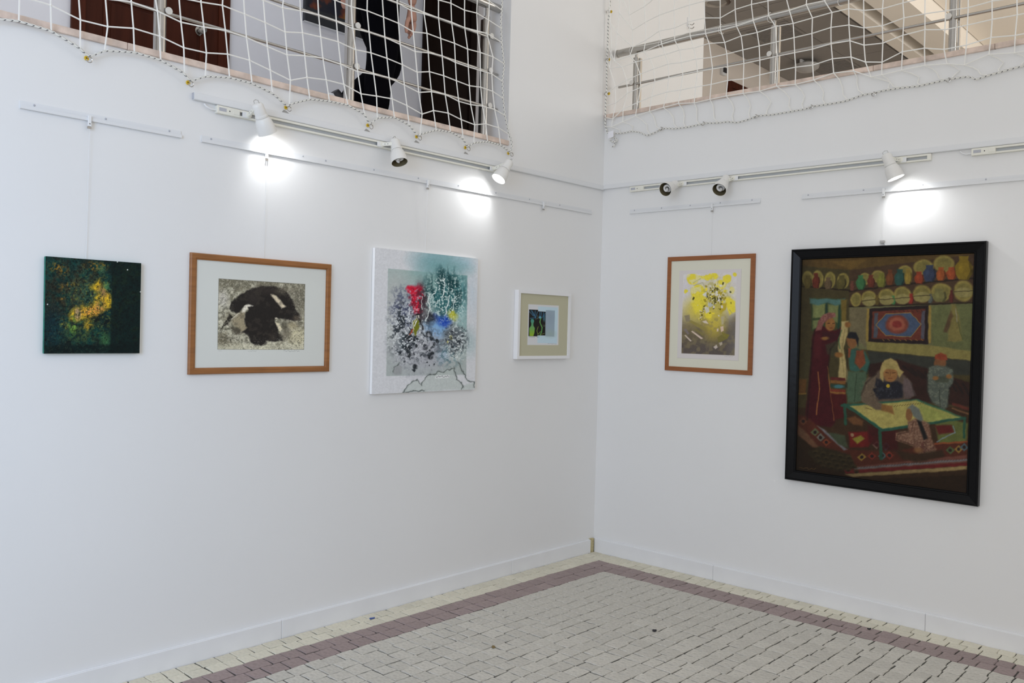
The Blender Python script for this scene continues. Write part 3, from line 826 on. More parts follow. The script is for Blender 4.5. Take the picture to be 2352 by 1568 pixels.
# ------------------------------------------------------------------ spotlights
M_INNER = mat('dark_bronze_reflector', (.20, .17, .10, 1), .4, .5)
M_CFL = mat('unlit_fluorescent_bulb', (.78, .78, .78, 1), .35)
M_CFLON = mat('lit_fluorescent_bulb', (1, 1, 1, 1), .4, emit=(1, 1, 1, 1), estr=14)
M_WIRET = mat('thin_wire_steel', (.5, .5, .48, 1), .35, .8)
def spotlight(side, mouth_px, n_mouth, axis, track_s, track_z, label, lit=False, power=4.0):
    s, z = wall_at(side, mouth_px[0], mouth_px[1], n_mouth)
    mth = np.array(P(side, s, n_mouth, z))
    d = np.array(axis, float); d /= np.linalg.norm(d)
    LEN = .150
    o = mth-d*LEN
    base = P(side, track_s, .0208, track_z)
    t = thing('spotlight', base, label, 'spotlight', 'enamelled track spotlights')
    # neck with rounded crown
    MB().lathe(o, d, [(0, 0), (.001, .012), (.003, .020), (.008, .0255), (.016, .028), (.058, .0285)], 32).build('neck', M_LAMP, t, smooth=True)
    MB().lathe(o, d, [(.0575, .027), (.059, .0305), (.064, .0315), (.070, .0315), (.0725, .0305)], 32).build('collar', M_LAMP, t, smooth=True)
    MB().lathe(o, d, [(.0725, .029), (.074, .0312), (.082, .0362), (.095, .0402), (.112, .0432), (.130, .0452), (LEN, .0462), (LEN, .0440), (LEN-.003, .0438)], 36).build('shade', M_LAMP, t, smooth=True)
    MB().lathe(o, d, [(LEN-.001, .0439), (.120, .0405), (.095, .0345), (.080, .030), (.078, 0)], 36).build('reflector', M_INNER if not lit else mat('lit_reflector', (.85, .85, .83, 1), .3), t, smooth=True)
    # spiral bulb
    ref = np.array([0, 0, 1.0]) if abs(d[2]) < .9 else np.array([1.0, 0, 0])
    x = np.cross(d, ref); x /= np.linalg.norm(x); y = np.cross(d, x)
    pts = []
    for k in range(46):
        f = k/45; a = f*2*math.pi*2.6
        r = .0205 if f < .72 else .0205*(1-(f-.72)/.28*.72)
        pts.append(o+d*(.088+.054*f)+r*(math.cos(a)*x+math.sin(a)*y))
    MB().tube(pts, .0074, 8).build('spiral_bulb', M_CFLON if lit else M_CFL, t, smooth=True)
    # swivel arm and track adapter
    sv = np.array(P(side, 1, 0, 0)); nv = np.array(P(side, 0, 1, 0))
    ba = np.array(base)
    pivot = o+d*.034
    back = pivot-nv*0
    side_sign = 1.0 if (np.dot(pivot-ba, sv) >= 0) else -1.0
    edge_ = pivot-side_sign*sv*.024
    mb = MB()
    u = edge_-ba; Lr = np.linalg.norm(u); u = u/Lr
    w = np.array([0, 0, 1.0])-u*u[2]; w /= np.linalg.norm(w); h = np.cross(u, w)
    e0 = ba-u*.004; e1 = edge_+u*.004
    vs = [e+a*w*.010+b*h*.006 for e in (e0, e1) for a, b in ((-1, -1), (1, -1), (1, 1), (-1, 1))]
    mb.add(vs, [(0, 1, 2, 3), (7, 6, 5, 4), (0, 4, 5, 1), (1, 5, 6, 2), (2, 6, 7, 3), (3, 7, 4, 0)])
    arm = mb.build('swivel_arm', M_TRACK, t, bevel=.0025)
    hs = np.sign(np.dot(h, CAM-ba)) or 1
    for f in (.35, .6):
        mb = MB(); mb.lathe(e0+(e1-e0)*f+h*hs*.006, h*hs, [(0, 0), (0, .0022), (.0008, .0022), (.0008, 0)], 8); mb.build('screw', M_DARK, arm)
    MB().lathe(ba, nv, [(0, 0), (0, .015), (.004, .015), (.006, .012), (.006, 0)], 20).build('adapter_disc', M_TRACK, t, smooth=True)
    wbox(MB(), side, *(sorted(((ba@sv)-side_sign*.034, (ba@sv)+side_sign*.004))), .0202, .0235, track_z-.016, track_z+.012).build('adapter', M_WHITEP, t, bevel=.002)
    MB().lathe(ba+nv*.0061, nv, [(0, 0), (0, .0022), (.0008, .0022), (.0008, 0)], 8).build('screw', M_DARK, t)
    # wire loop over the crown
    c0 = o+d*.012; pk = o-d*.016
    MB().tube([c0+x*.016, pk+x*.014+d*.004, pk, pk-x*.012+d*.004, c0-x*.02+d*.02], .0016, 6).build('wire_loop', M_WIRET, t, smooth=True)
    if lit:
        ld = bpy.data.lights.new('lamp_beam', 'SPOT'); ld.energy = power; ld.spot_size = math.radians(128); ld.spot_blend = .85; ld.shadow_soft_size = .02
        ld.color = (.97, .985, 1.0)
        lo = bpy.data.objects.new('lamp_beam', ld); C.objects.link(lo); lo.parent = t
        pos = o+d*.143
        lo.location = tuple(pos-ba); lo.rotation_euler = Vector(d).to_track_quat('-Z', 'Y').to_euler()
    return t
TZL, TZR = 2.5985, 2.603
spotlight('L', (615, 306), .085, (.52, .16, -.84), sL((566, 262))[0], TZL, 'lit spotlight at the left end of the left track', True, 4.2)
spotlight('L', (918, 373), .115, (-.06, -.42, -.90), sL((872, 331))[0], TZL, 'unlit spotlight in the middle of the left track, bulb visible', False)
spotlight('L', (1145, 411), .100, (-.55, .10, -.80), sL((1128, 385))[0], TZL, 'lit spotlight at the right end of the left track near the corner', True, 5.5)
spotlight('R', (1528, 435), .190, (-1.0, -.02, -.40), sR((1571, 424))[0], TZR, 'unlit spotlight on the right wall facing the room, nearest the corner', False)
spotlight('R', (1652, 436), .150, (-.86, -.10, -.72), sR((1688, 411))[0], TZR, 'unlit spotlight on the right wall with wire loop, second from the corner', False)
spotlight('R', (2058, 409), .090, (.12, -.36, -.92), sR((2071, 366))[0], TZR, 'lit spotlight on the right wall above the black framed painting', True, 5.5)

# ------------------------------------------------------------------ the person upstairs
def skin_mesh(name, verts, edges, radii, root, sub=2):
    me = bpy.data.meshes.new(name+'_sk'); me.from_pydata(verts, edges, [])
    ob = bpy.data.objects.new(name+'_sk', me); C.objects.link(ob)
    ob.modifiers.new('skin', 'SKIN')
    if not me.skin_vertices: bpy.context.view_layer.objects.active = ob; 
    sk = me.skin_vertices[0].data
    for i, r in enumerate(radii): sk[i].radius = r if isinstance(r, tuple) else (r, r)
    sk[root].use_root = True
    sd = ob.modifiers.new('sub', 'SUBSURF'); sd.levels = sub; sd.render_levels = sub
    dg = bpy.context.evaluated_depsgraph_get(); dg.update()
    ev = ob.evaluated_get(dg)
    m2 = bpy.data.meshes.new_from_object(ev)
    bpy.data.objects.remove(ob)
    return m2
HX, HY, G = -1.66, .60, ZU
V = []; Ed = []; Rd = []
def vtx(p, r, link=None):
    V.append(tuple(p)); Rd.append(r)
    if link is not None: Ed.append((link, len(V)-1))
    return len(V)-1
pel = vtx((HX, HY, G+.97), (.175, .20))
wai = vtx((HX, HY, G+1.12), (.115, .150), pel)
che = vtx((HX+.01, HY, G+1.32), (.125, .175), wai)
nek = vtx((HX+.02, HY, G+1.50), (.060, .062), che)
hd1 = vtx((HX+.045, HY, G+1.60), (.085, .075), nek)
hd2 = vtx((HX+.05, HY, G+1.70), (.095, .078), hd1)
hd3 = vtx((HX+.045, HY, G+1.765), (.065, .055), hd2)
# near leg: standing
h1 = vtx((HX-.02, HY-.085, G+.88), .140, pel); k1 = vtx((HX+.03, HY-.085, G+.50), .104, h1); m1 = vtx((HX-.01, HY-.085, G+.34), .092, k1); a1 = vtx((HX-.02, HY-.085, G+.10), .084, m1)
# far leg: lifted, shank trailing to the left
h2 = vtx((HX+.04, HY+.085, G+.86), .138, pel); t2 = vtx((HX+.15, HY+.085, G+.64), .126, h2); k2 = vtx((HX+.22, HY+.08, G+.48), .104, t2); m2_ = vtx((HX+.04, HY+.08, G+.33), .090, k2); a2 = vtx((HX-.14, HY+.08, G+.20), .064, m2_)
# arms
s1 = vtx((HX+.01, HY-.19, G+1.42), .064, che); e1 = vtx((HX+.13, HY-.24, G+1.14), .046, s1)
wr_ = at(680+1605/6.03, 95/6.03, 1, HY-.22); w1 = vtx(tuple(wr_), .028, e1)
s2 = vtx((HX+.01, HY+.19, G+1.42), .064, che); e2 = vtx((HX-.10, HY+.23, G+1.14), .046, s2); w2 = vtx((HX-.06, HY+.22, G+.92), .029, e2)
pm2 = vtx((HX-.04, HY+.215, G+.83), (.016, .036), w2)
body = skin_mesh('person_body', V, Ed, Rd, pel)
# near hand: palm, four fingers and thumb, hanging and lightly curled
def hp(a, b, dy=0.0): return np.array(at(680+a/6.03, b/6.03, 1, HY-.22+dy))
chains = [
 ([(1600, 60), (1603, 170), (1600, 250), (1595, 320)], [.026, .028, .036, .034], 0),
 ([(1635, 300), (1640, 360), (1625, 425), (1590, 470)], [.013, .0125, .0115, .009], -.012),
 ([(1615, 320), (1620, 400), (1600, 460), (1575, 505)], [.013, .0125, .0115, .009], -.002),
 ([(1595, 325), (1600, 410), (1585, 475), (1555, 535)], [.013, .012, .011, .009], .010),
 ([(1575, 315), (1580, 395), (1570, 440), (1555, 475)], [.012, .011, .010, .008], .022),
 ([(1570, 240), (1540, 300), (1525, 380), (1530, 460)], [.015, .014, .012, .0095], -.020),
]
pm = thing('person', (HX, HY, G), 'person in black shirt and trousers striding behind the net', 'person')
bme = [body]
for pts, rs, dy in chains:
    vv = [tuple(hp(a, b, dy)) for a, b in pts]
    bme.append(skin_mesh('hand', vv, [(i, i+1) for i in range(len(vv)-1)], [r if i else r for i, r in enumerate(rs)], 0))
M_SKIN = mat('skin', (.50, .27, .20, 1), .5, noise=.06, nscale=30)
M_TROU = mat('black_trousers', (.0025, .0025, .004, 1), .9, bump=.2, bscale=30, spec=.05)
M_SHIRT = mat('black_shirt', (.003, .0032, .005, 1), .9, bump=.2, bscale=30, spec=.05)
bm = bmesh.new()
for i, m_ in enumerate(bme):
    n0 = len(bm.faces)
    bm.from_mesh(m_); bm.faces.ensure_lookup_table()
    for f in bm.faces[n0:]:
        c = f.calc_center_median()
        if i: f.material_index = 2
        else:
            def dseg(a, b):
                a = Vector(a); b = Vector(b); t_ = max(0, min(1, (c-a).dot(b-a)/(b-a).length_squared)); return (c-a-(b-a)*t_).length
            arm = min(dseg(V[e1], V[w1]), dseg(V[e2], V[w2]), dseg(V[w2], V[pm2])) < .055
            if arm or c.z > G+1.50: f.material_index = 2
            elif c.z < G+.80 or (c.z < G+.93): f.material_index = 0
            else: f.material_index = 1
        f.smooth = True
for v in bm.verts: v.co -= Vector((HX, HY, G))
me = bpy.data.meshes.new('body'); bm.to_mesh(me); bm.free()
for m_ in (M_TROU, M_SHIRT, M_SKIN): me.materials.append(m_)
ob = bpy.data.objects.new('body', me); C.objects.link(ob); ob.parent = pm; ORI['body'] = (HX, HY, G)
# shirt hem, hair, shoes
MB().lathe((HX, HY, G+.90), (0, 0, 1), [(0, .18), (.0, .188), (.10, .182), (.2, .17), (.2, .16)], 28).build('shirt_hem', M_SHIRT, pm, smooth=True)
MB().lathe((HX+.03, HY, G+1.66), (-.12, 0, 1), [(0, .101), (.04, .103), (.09, .09), (.125, .05), (.135, 0)], 24).build('hair', M_DARK, pm, smooth=True)
def shoe(ax, ay, az, pitch):
    R = Matrix.Rotation(pitch, 4, 'Y')
    def T(p): v = R@Vector(p); return (ax+v.x, ay+v.y, az+v.z)
    secs = [(-.07, .030, .075), (-.03, .038, .085), (.05, .042, .065), (.12, .046, .050), (.17, .034, .035)]
    mb = MB(); ms = MB(); N = 12
    vs = []; fs = []
    for (x, w, h) in secs:
        for k in range(N):
            a = math.pi*2*k/N
            vs.append(T((x, w*math.cos(a), -.075+max(0.015, .02+h*.5+h*.5*math.sin(a)))))
    for i in range(len(secs)-1):
        for k in range(N): fs.append((i*N+k, i*N+(k+1) % N, (i+1)*N+(k+1) % N, (i+1)*N+k))
    fs += [tuple(range(N)), tuple((len(secs)-1)*N+k for k in range(N))]
    mb.add(vs, fs)
    o = mb.build('shoe', M_DARK, pm, smooth=True)
    outl = [(-.082, 0), (-.07, -.036), (.0, -.042), (.10, -.05), (.165, -.04), (.185, 0), (.165, .04), (.10, .05), (.0, .042), (-.07, .036)]
    n_ = len(outl)
    vs = [T((x, y, -.085)) for x, y in outl]+[T((x, y, -.052)) for x, y in outl]
    fs = [tuple(range(n_-1, -1, -1)), tuple(range(n_, 2*n_))]+[(k, (k+1) % n_, n_+(k+1) % n_, n_+k) for k in range(n_)]
    MB().add(vs, fs).build('white_sole', mat('white_rubber', (.75, .75, .76, 1), .6), o)
shoe(HX-.02, HY-.085, G+.086, 0)
shoe(HX-.165, HY+.08, G+.195, math.radians(52))

# ------------------------------------------------------------------ the artworks
def homog(src, dst):
    A_ = []; b_ = []
    for (x, y), (u, v) in zip(src, dst):
        A_.append([x, y, 1, 0, 0, 0, -u*x, -u*y]); b_.append(u)
        A_.append([0, 0, 0, x, y, 1, -v*x, -v*y]); b_.append(v)
    h = np.linalg.solve(np.array(A_, float), np.array(b_, float))
    return np.append(h, 1).reshape(3, 3)

class Paint:
    """a small painter: works on a grid of texels addressed in sketch coordinates of the artwork"""
    def __init__(s, w, h, quad, base, seed=1):
        H = homog([(0, 0), (1, 0), (1, 1), (0, 1)], quad)
        u, v = np.meshgrid(np.linspace(0, 1, w), np.linspace(0, 1, h))
        q = np.stack([u, v, np.ones_like(u)], -1)@H.T
        s.X = q[..., 0]/q[..., 2]; s.Y = q[..., 1]/q[..., 2]; s.U = u; s.V = v
        s.a = np.ones((h, w, 3))*np.array(base, float)
        s.w, s.h = w, h
        s.rng = np.random.RandomState(seed)
        s.ox = np.zeros_like(s.X); s.oy = np.zeros_like(s.X)
    def noise(s, scale, oct=3, seed=None, sx=1.0, sy=1.0):
        out = np.zeros_like(s.X); amp = 1.0; tot = 0
        r = np.random.RandomState(seed if seed is not None else s.rng.randint(1 << 30))
        for k in range(oct):
            T = r.rand(64, 64)
            x = s.X/scale/sx*(2**k)+r.rand()*64; y = s.Y/scale/sy*(2**k)+r.rand()*64
            xi = np.floor(x).astype(int); yi = np.floor(y).astype(int)
            fx = x-xi; fy = y-yi; fx = fx*fx*(3-2*fx); fy = fy*fy*(3-2*fy)
            g = lambda i, j: T[(yi+j) % 64, (xi+i) % 64]
            out += amp*((g(0, 0)*(1-fx)+g(1, 0)*fx)*(1-fy)+(g(0, 1)*(1-fx)+g(1, 1)*fx)*fy)
            tot += amp; amp *= .55
        return out/tot
    def warp(s, amp, scale):
        s.ox = (s.noise(scale, 2)-.5)*2*amp; s.oy = (s.noise(scale, 2)-.5)*2*amp
    def put(s, m, col, al=1.0):
        m = np.clip(m*al, 0, 1)[..., None]
        s.a = s.a*(1-m)+np.array(col, float)*m
    def pm(s, pts, soft=3.0):
        pts = np.array(pts, float)
        pad = soft*2+4+np.abs(s.ox).max()
        bb = (s.X > pts[:, 0].min()-pad) & (s.X < pts[:, 0].max()+pad) & (s.Y > pts[:, 1].min()-pad) & (s.Y < pts[:, 1].max()+pad)
        x = (s.X+s.ox)[bb]; y = (s.Y+s.oy)[bb]
        ins = np.zeros(x.shape, bool); dm = np.full(x.shape, 1e9)
        n = len(pts)
        for i in range(n):
            x1, y1 = pts[i]; x2, y2 = pts[(i+1) % n]
            c = (y1 > y) != (y2 > y)
            with np.errstate(divide='ignore', invalid='ignore'):
                ins ^= c & (x < (x2-x1)*(y-y1)/(y2-y1+1e-12)+x1)
            dx, dy = x2-x1, y2-y1; L = dx*dx+dy*dy+1e-9
            t = np.clip(((x-x1)*dx+(y-y1)*dy)/L, 0, 1)
            dm = np.minimum(dm, np.hypot(x-x1-t*dx, y-y1-t*dy))
        sd = np.where(ins, dm, -dm)
        m = np.zeros_like(s.X); m[bb] = np.clip(.5+sd/(2*soft), 0, 1)
        return m
    def poly(s, pts, col, soft=3.0, al=1.0):
        s.put(s.pm(pts, soft), col, al)
    def em(s, cx, cy, rx, ry, soft=.15, rot=0):
        x = s.X+s.ox-cx; y = s.Y+s.oy-cy
        c, n = math.cos(rot), math.sin(rot)
        d = np.hypot((x*c+y*n)/rx, (-x*n+y*c)/ry)
        return np.clip((1+soft-d)/(2*soft), 0, 1)
    def ell(s, cx, cy, rx, ry, col, soft=.15, al=1.0, rot=0):
        s.put(s.em(cx, cy, rx, ry, soft, rot), col, al)
    def line(s, pts, w, col, al=1.0, soft=None):
        soft = soft or max(1.0, w*.4)
        for (x1, y1), (x2, y2) in zip(pts[:-1], pts[1:]):
            pad = w+soft+4
            bb = (s.X > min(x1, x2)-pad) & (s.X < max(x1, x2)+pad) & (s.Y > min(y1, y2)-pad) & (s.Y < max(y1, y2)+pad)
            x = (s.X+s.ox)[bb]; y = (s.Y+s.oy)[bb]
            dx, dy = x2-x1, y2-y1; L = dx*dx+dy*dy+1e-9
            t = np.clip(((x-x1)*dx+(y-y1)*dy)/L, 0, 1)
            d = np.hypot(x-x1-t*dx, y-y1-t*dy)
            m = np.zeros_like(s.X); m[bb] = np.clip(.5+(w/2-d)/soft, 0, 1)
            s.put(m, col, al)
    def grain(s, amt, scale, oct=3):
        n = (s.noise(scale, oct)-.5)*2
        s.a *= (1+amt*n)[..., None]
    def scribble(s, x0, y0, x1, y1, amp, col, w=2.0, n=16, seed=3):
        r = random.Random(seed)
        pts = [(x0+(x1-x0)*k/n+r.uniform(-.3, .3)*(x1-x0)/n, y0+(y1-y0)*k/n+r.uniform(-amp, amp)) for k in range(n+1)]
        s.line(pts, w, col, .8)

ART_MATS = {}
def art_material(rough, bump):
    k = (rough, bump)
    if k in ART_MATS: return ART_MATS[k]
    m = bpy.data.materials.new('artwork_paint'); m.use_nodes = True
    n = m.node_tree.nodes; L = m.node_tree.links
    a = n.new('ShaderNodeAttribute'); a.attribute_name = 'art'
    L.new(a.outputs['Color'], n['Principled BSDF'].inputs['Base Color'])
    n['Principled BSDF'].inputs['Roughness'].default_value = rough
    n['Principled BSDF'].inputs['Specular IOR Level'].default_value = .15
    if bump:
        tc = n.new('ShaderNodeTexCoord'); t = n.new('ShaderNodeTexNoise'); t.inputs['Scale'].default_value = 160; t.inputs['Detail'].default_value = 3
        b = n.new('ShaderNodeBump'); b.inputs['Strength'].default_value = bump; b.inputs['Distance'].default_value = .003
        L.new(tc.outputs['Object'], t.inputs['Vector']); L.new(t.outputs['Fac'], b.inputs['Height']); L.new(b.outputs['Normal'], n['Principled BSDF'].inputs['Normal'])
    ART_MATS[k] = m
    return m

def art_surface(name, pt, side, s0, s1, z0, z1, n, parent, rough=.55, bump=.3, gain=ALB):
    """the painted sheet: one fine grid with its own colour at every point"""
    h, w = pt.h, pt.w
    ss = s0+(s1-s0)*pt.U; zz = z1-(z1-z0)*pt.V
    o0 = ORI[parent.name]
    if side == 'L': co = np.stack([ss-o0[0], np.full_like(ss, -n)-o0[1], zz-o0[2]], -1)
    else: co = np.stack([np.full_like(ss, -n)-o0[0], -ss-o0[1], zz-o0[2]], -1)
    idx = np.arange(h*w).reshape(h, w)
    q = np.stack([idx[1:, :-1], idx[1:, 1:], idx[:-1, 1:], idx[:-1, :-1]], -1).reshape(-1, 4)
    me = bpy.data.meshes.new(name)
    me.vertices.add(h*w); me.vertices.foreach_set('co', co.reshape(-1).astype(np.float32))
    me.loops.add(q.size); me.loops.foreach_set('vertex_index', q.reshape(-1).astype(np.int32))
    me.polygons.add(len(q)); me.polygons.foreach_set('loop_start', np.arange(0, q.size, 4).astype(np.int32))
    me.update(calc_edges=True)
    ca = me.color_attributes.new('art', 'FLOAT_COLOR', 'POINT')
    rgb = np.clip(lin(np.clip(pt.a, 0, 255))*gain, 0, .95)
    ca.data.foreach_set('color', np.concatenate([rgb.reshape(-1, 3), np.ones((h*w, 1))], 1).reshape(-1).astype(np.float32))
    me.materials.append(art_material(rough, bump))
    ob = bpy.data.objects.new(name, me); C.objects.link(ob); ob.parent = parent; ORI[ob.name] = o0
    return ob

def rect(side, n, quad):
    """upright rectangle on the wall from four corners seen in the photograph (tl, tr, br, bl)"""
    q = [wall_at(side, x, y, n) for x, y in quad]
    return ((q[0][0]+q[3][0])/2, (q[1][0]+q[2][0])/2, (q[2][1]+q[3][1])/2, (q[0][1]+q[1][1])/2)   # s0 s1 z0 z1
def crop(ox, oy, k): return lambda pts: [(ox+x/k, oy+y/k) for x, y in pts]

def frame_rails(side, R, prof, m, parent, sub=None):
    """four mitred rails; prof = [(inset, depth)...] from the wall outside to the wall inside"""
    s0, s1, z0, z1 = R
    cs = lambda i: [(s0+i, z0+i), (s1-i, z0+i), (s1-i, z1-i), (s0+i, z1-i)]
    for k in range(4):
        mb = MB(); vs = []
        for (i, n) in prof:
            c = cs(i); a = c[k]; b = c[(k+1) % 4]
            vs += [P(side, a[0], n, a[1]), P(side, b[0], n, b[1])]
        np_ = len(prof); fs = []
        for j in range(np_-1): fs.append((2*j, 2*j+1, 2*j+3, 2*j+2))
        fs.append((2*(np_-1), 2*(np_-1)+1, 1, 0))
        fs.append(tuple(2*j for j in range(np_))); fs.append(tuple(2*j+1 for j in range(np_))[::-1])
        mb.add(vs, fs)
        mb.build('frame_rail', m, parent)

# ---- 1: dark green canvas
K = crop(60, 560, 5.6)
Q1 = [(265,145), (1508,262), (1430,1420), (215,1395)]
R1 = rect('L', .020, K(Q1))
p = Paint(230, 230, Q1, (15, 40, 38), 11)
n1 = p.noise(150, 4); n2 = p.noise(60, 4); n3 = p.noise(26, 3)
p.put(np.clip((n1-.42)*4, 0, 1), (10, 58, 54), .8)
p.put(np.clip((n2-.5)*5, 0, 1), (8, 18, 20), .8)
p.put(p.em(560, 560, 420, 430, .5)*np.clip((n2-.35)*4, 0, 1), (54, 48, 34), .75)
p.put(p.em(620, 300, 380, 120, .6)*np.clip((n3-.5)*6, 0, 1), (34, 66, 60), .6)
for i, (cx, cy, rx, ry) in enumerate([(400, 290, 90, 60), (500, 350, 60, 50), (870, 290, 110, 55), (560, 540, 120, 50), (470, 680, 30, 60), (1000, 300, 60, 50)]):
    p.put(p.em(cx, cy, rx, ry, .6)*np.clip((p.noise(24, 3)-.5)*9, 0, 1), (150, 110, 38), .85)
p.put(p.em(800, 640, 240, 200, .6)*np.clip((n3-.3)*3, 0, 1), (62, 88, 66), .8)
p.put(p.em(700, 1140, 280, 140, .5)*np.clip((n3-.35)*3, 0, 1), (66, 84, 48), .8)
p.put(p.em(330, 1050, 140, 220, .6), (10, 40, 52), .6)
p.ell(1000, 1260, 60, 90, (60, 110, 64), .6, .7); p.ell(990, 340, 50, 50, (64, 104, 74), .6, .7); p.ell(1040, 560, 40, 60, (80, 130, 80), .6, .8)
p.warp(14, 40)
Y = [(830,570), (900,500), (960,460), (985,560), (1040,610), (1090,670), (1115,760), (1105,830), (1040,840), (990,880), (900,925), (800,965), (700,990), (620,1005), (560,975), (545,900), (605,835), (660,800), (740,790), (800,820), (870,780), (885,700), (930,630), (850,600)]
ym = p.pm(Y, 26)*np.clip(.6+(p.noise(70, 3)-.3)*2.2, 0, 1)
p.put(ym, (212, 170, 40), 1)
p.put(ym*p.em(870, 880, 150, 60, .5), (228, 150, 70), .8); p.put(ym*p.em(1000, 620, 60, 70, .6), (140, 104, 84), .8); p.put(ym*p.em(950, 800, 60, 60, .6), (160, 110, 90), .6); p.put(ym*p.em(660, 900, 40, 90, .5), (150, 130, 150), .6)
p.put(p.pm(Y, 26)*np.clip((p.noise(18, 4)-.57)*12, 0, 1), (40, 40, 18), .8)
p.put(p.em(900, 760, 330, 330, .6)*np.clip((p.noise(20, 3)-.58)*10, 0, 1), (150, 140, 50), .6)
p.put(p.em(590, 1060, 50, 110, .4)*np.clip((p.noise(40, 3)-.3)*4, 0, 1), (122, 164, 66), .9)
p.put(p.em(790, 1050, 60, 70, .5)*np.clip((p.noise(30, 3)-.4)*6, 0, 1), (190, 150, 40), .8)
p.put(p.em(480, 1040, 50, 80, .5)*np.clip((p.noise(30, 3)-.45)*6, 0, 1), (150, 140, 60), .8)
p.ox *= 0; p.oy *= 0
for x in (625, 685, 790): p.line([(x, 800), (x-15, 980)], 7, (40, 50, 30), .7)
p.poly([(1115,225), (1508,262), (1430,1420), (1060,1405), (1085,900), (1110,640)], (8, 26, 25), 10, .82)
p.put(p.pm([(1115,225), (1508,262), (1430,1420), (1060,1405)], 8)*np.clip((p.noise(60, 4)-.5)*5, 0, 1), (22, 40, 26), .6)
p.put(np.clip((p.Y-1285)/30, 0, 1), (6, 22, 22), .75)
p.put(np.clip((p.noise(14, 3)-.6)*8, 0, 1)*np.clip((1080-p.X)/100, 0, 1), (70, 78, 56), .45)
p.put(np.clip((p.noise(18, 3)-.56)*8, 0, 1)*(1-.8*ym), (4, 10, 12), .55)
p.grain(.3, 12, 3)
for (x, y) in ((275, 772), (1198, 238), (1480, 636), (1325, 345)): p.ell(x, y, 8, 8, (210, 215, 210), .3)
a1 = wthing('painting', 'L', R1[0], 0, R1[2], 'small square dark green abstract canvas with a yellow shape, far left', 'painting')
wbox(MB(), 'L', R1[0], R1[1], .003, .0196, R1[2], R1[3]).build('canvas_body', mat('teal_canvas_edge', (.012, .17, .12, 1), .6, noise=.4, nscale=30), a1, bevel=.002)
art_surface('painted_surface', p, 'L', *R1, .020, a1, .5, .5, ALB*.8)

# ---- 2: wood framed etching
K = crop(410, 560, 4.9)
R2 = rect('L', .016, K([(150,100), (1737,227), (1687,1432), (108,1475)]))
QI = [(205,168), (1690,270), (1640,1380), (165,1415)]
p = Paint(380, 300, QI, (191, 193, 188), 21)
QP = [(457,388), (1443,442), (1415,1195), (432,1200)]
pmk = p.pm(QP, 2)
b = Paint(380, 300, QI, (176, 172, 152), 22)
nn = b.noise(26, 4); n2 = b.noise(110, 3)
b.put(np.clip((nn-.46)*6, 0, 1), (86, 84, 70), .7)
b.put(np.clip((n2-.55)*6, 0, 1), (120, 114, 94), .6)
b.put(np.clip((560-b.Y)/120, 0, 1)*np.clip((b.noise(80, 3)-.3)*4, 0, 1), (100, 96, 80), .85)
b.ell(1370, 620, 90, 170, (104, 100, 86), .5, .8)
b.put(np.clip((b.Y-1110)/40, 0, 1), (192, 188, 164), .7)
b.put(b.em(1340, 1040, 110, 90, .5), (206, 198, 164), .7); b.ell(500, 620, 60, 90, (196, 192, 184), .6, .7); b.ell(500, 1090, 80, 60, (92, 86, 70), .7, .7)
b.poly([(600,870), (690,780), (750,760), (745,900), (800,960), (720,1010), (620,930)], (140, 130, 106), 14)
b.warp(9, 30)
DK = (34, 31, 29)
b.poly([(572,725), (600,650), (700,565), (840,492), (960,466), (1110,470), (1220,520), (1300,620), (1325,720), (1380,800), (1385,858), (1310,866), (1220,848), (1110,835), (1085,860), (1120,930), (1130,1010), (1175,1050), (1180,1092), (1080,1108), (985,1098), (985,1140), (940,1155), (850,1145), (808,1118), (792,1050), (715,1005), (765,950), (742,880), (748,790), (790,735), (760,690), (690,770), (640,783), (590,762)], DK, 10)
b.poly([(575,788), (612,830), (560,915), (520,930), (455,992), (520,890)], (40, 37, 31), 8)
b.poly([(560,930), (690,960), (700,1020), (640,1030)], (60, 55, 45), 14, .8)
b.ell(1200, 920, 45, 60, (70, 66, 54), .5, .7); b.ell(1210, 1020, 60, 60, (96, 90, 76), .6, .7); b.ell(1290, 920, 50, 40, (150, 140, 112), .5, .8)
b.ell(1010, 520, 120, 40, (52, 46, 42), .8, .6); b.ell(840, 600, 60, 60, (56, 50, 46), .8, .6); b.ell(1180, 520, 70, 40, (84, 78, 66), .6, .7); b.ell(1340, 830, 40, 30, (84, 74, 62), .5, .8); b.ell(1060, 1050, 40, 40, (56, 50, 44), .6, .7)
b.poly([(1050,560), (1110,580), (1165,640), (1212,702), (1172,725), (1120,655), (1062,590)], (196, 184, 158), 9)
b.poly([(715,770), (752,692), (790,680), (842,695), (785,712), (745,772)], (206, 200, 184), 8)
b.poly([(1090,835), (1120,832), (1118,848), (1092,850)], (200, 190, 170), 5); b.poly([(1095,870), (1140,900), (1170,960), (1150,990), (1110,930)], (206, 196, 168), 8, .9); b.line([(600,850), (680,780)], 12, (190, 180, 160), .8)
b.put(b.em(950, 800, 420, 380, .3)*np.clip((b.noise(50, 4)-.55)*8, 0, 1), (66, 60, 52), .35)
b.put(np.clip((b.noise(12, 3)-.58)*12, 0, 1)*np.clip(1-b.em(960, 780, 380, 330, .2), 0, 1), (60, 58, 48), .4)
b.put(np.clip((b.noise(10, 3)-.6)*12, 0, 1)*np.clip(1-b.em(960, 780, 380, 330, .2), 0, 1), (214, 208, 190), .4)
b.grain(.12, 9, 2)
p.a = p.a*(1-pmk[..., None])+b.a*pmk[..., None]
p.line(QP+[QP[0]], 4, (60, 58, 46), .6)
p.scribble(1185, 1213, 1360, 1213, 7, (120, 122, 122), 3, 18, 4); p.scribble(780, 1217, 870, 1217, 5, (140, 142, 140), 3, 10, 5); p.scribble(440, 1217, 480, 1217, 4, (150, 152, 150), 3, 5, 6)
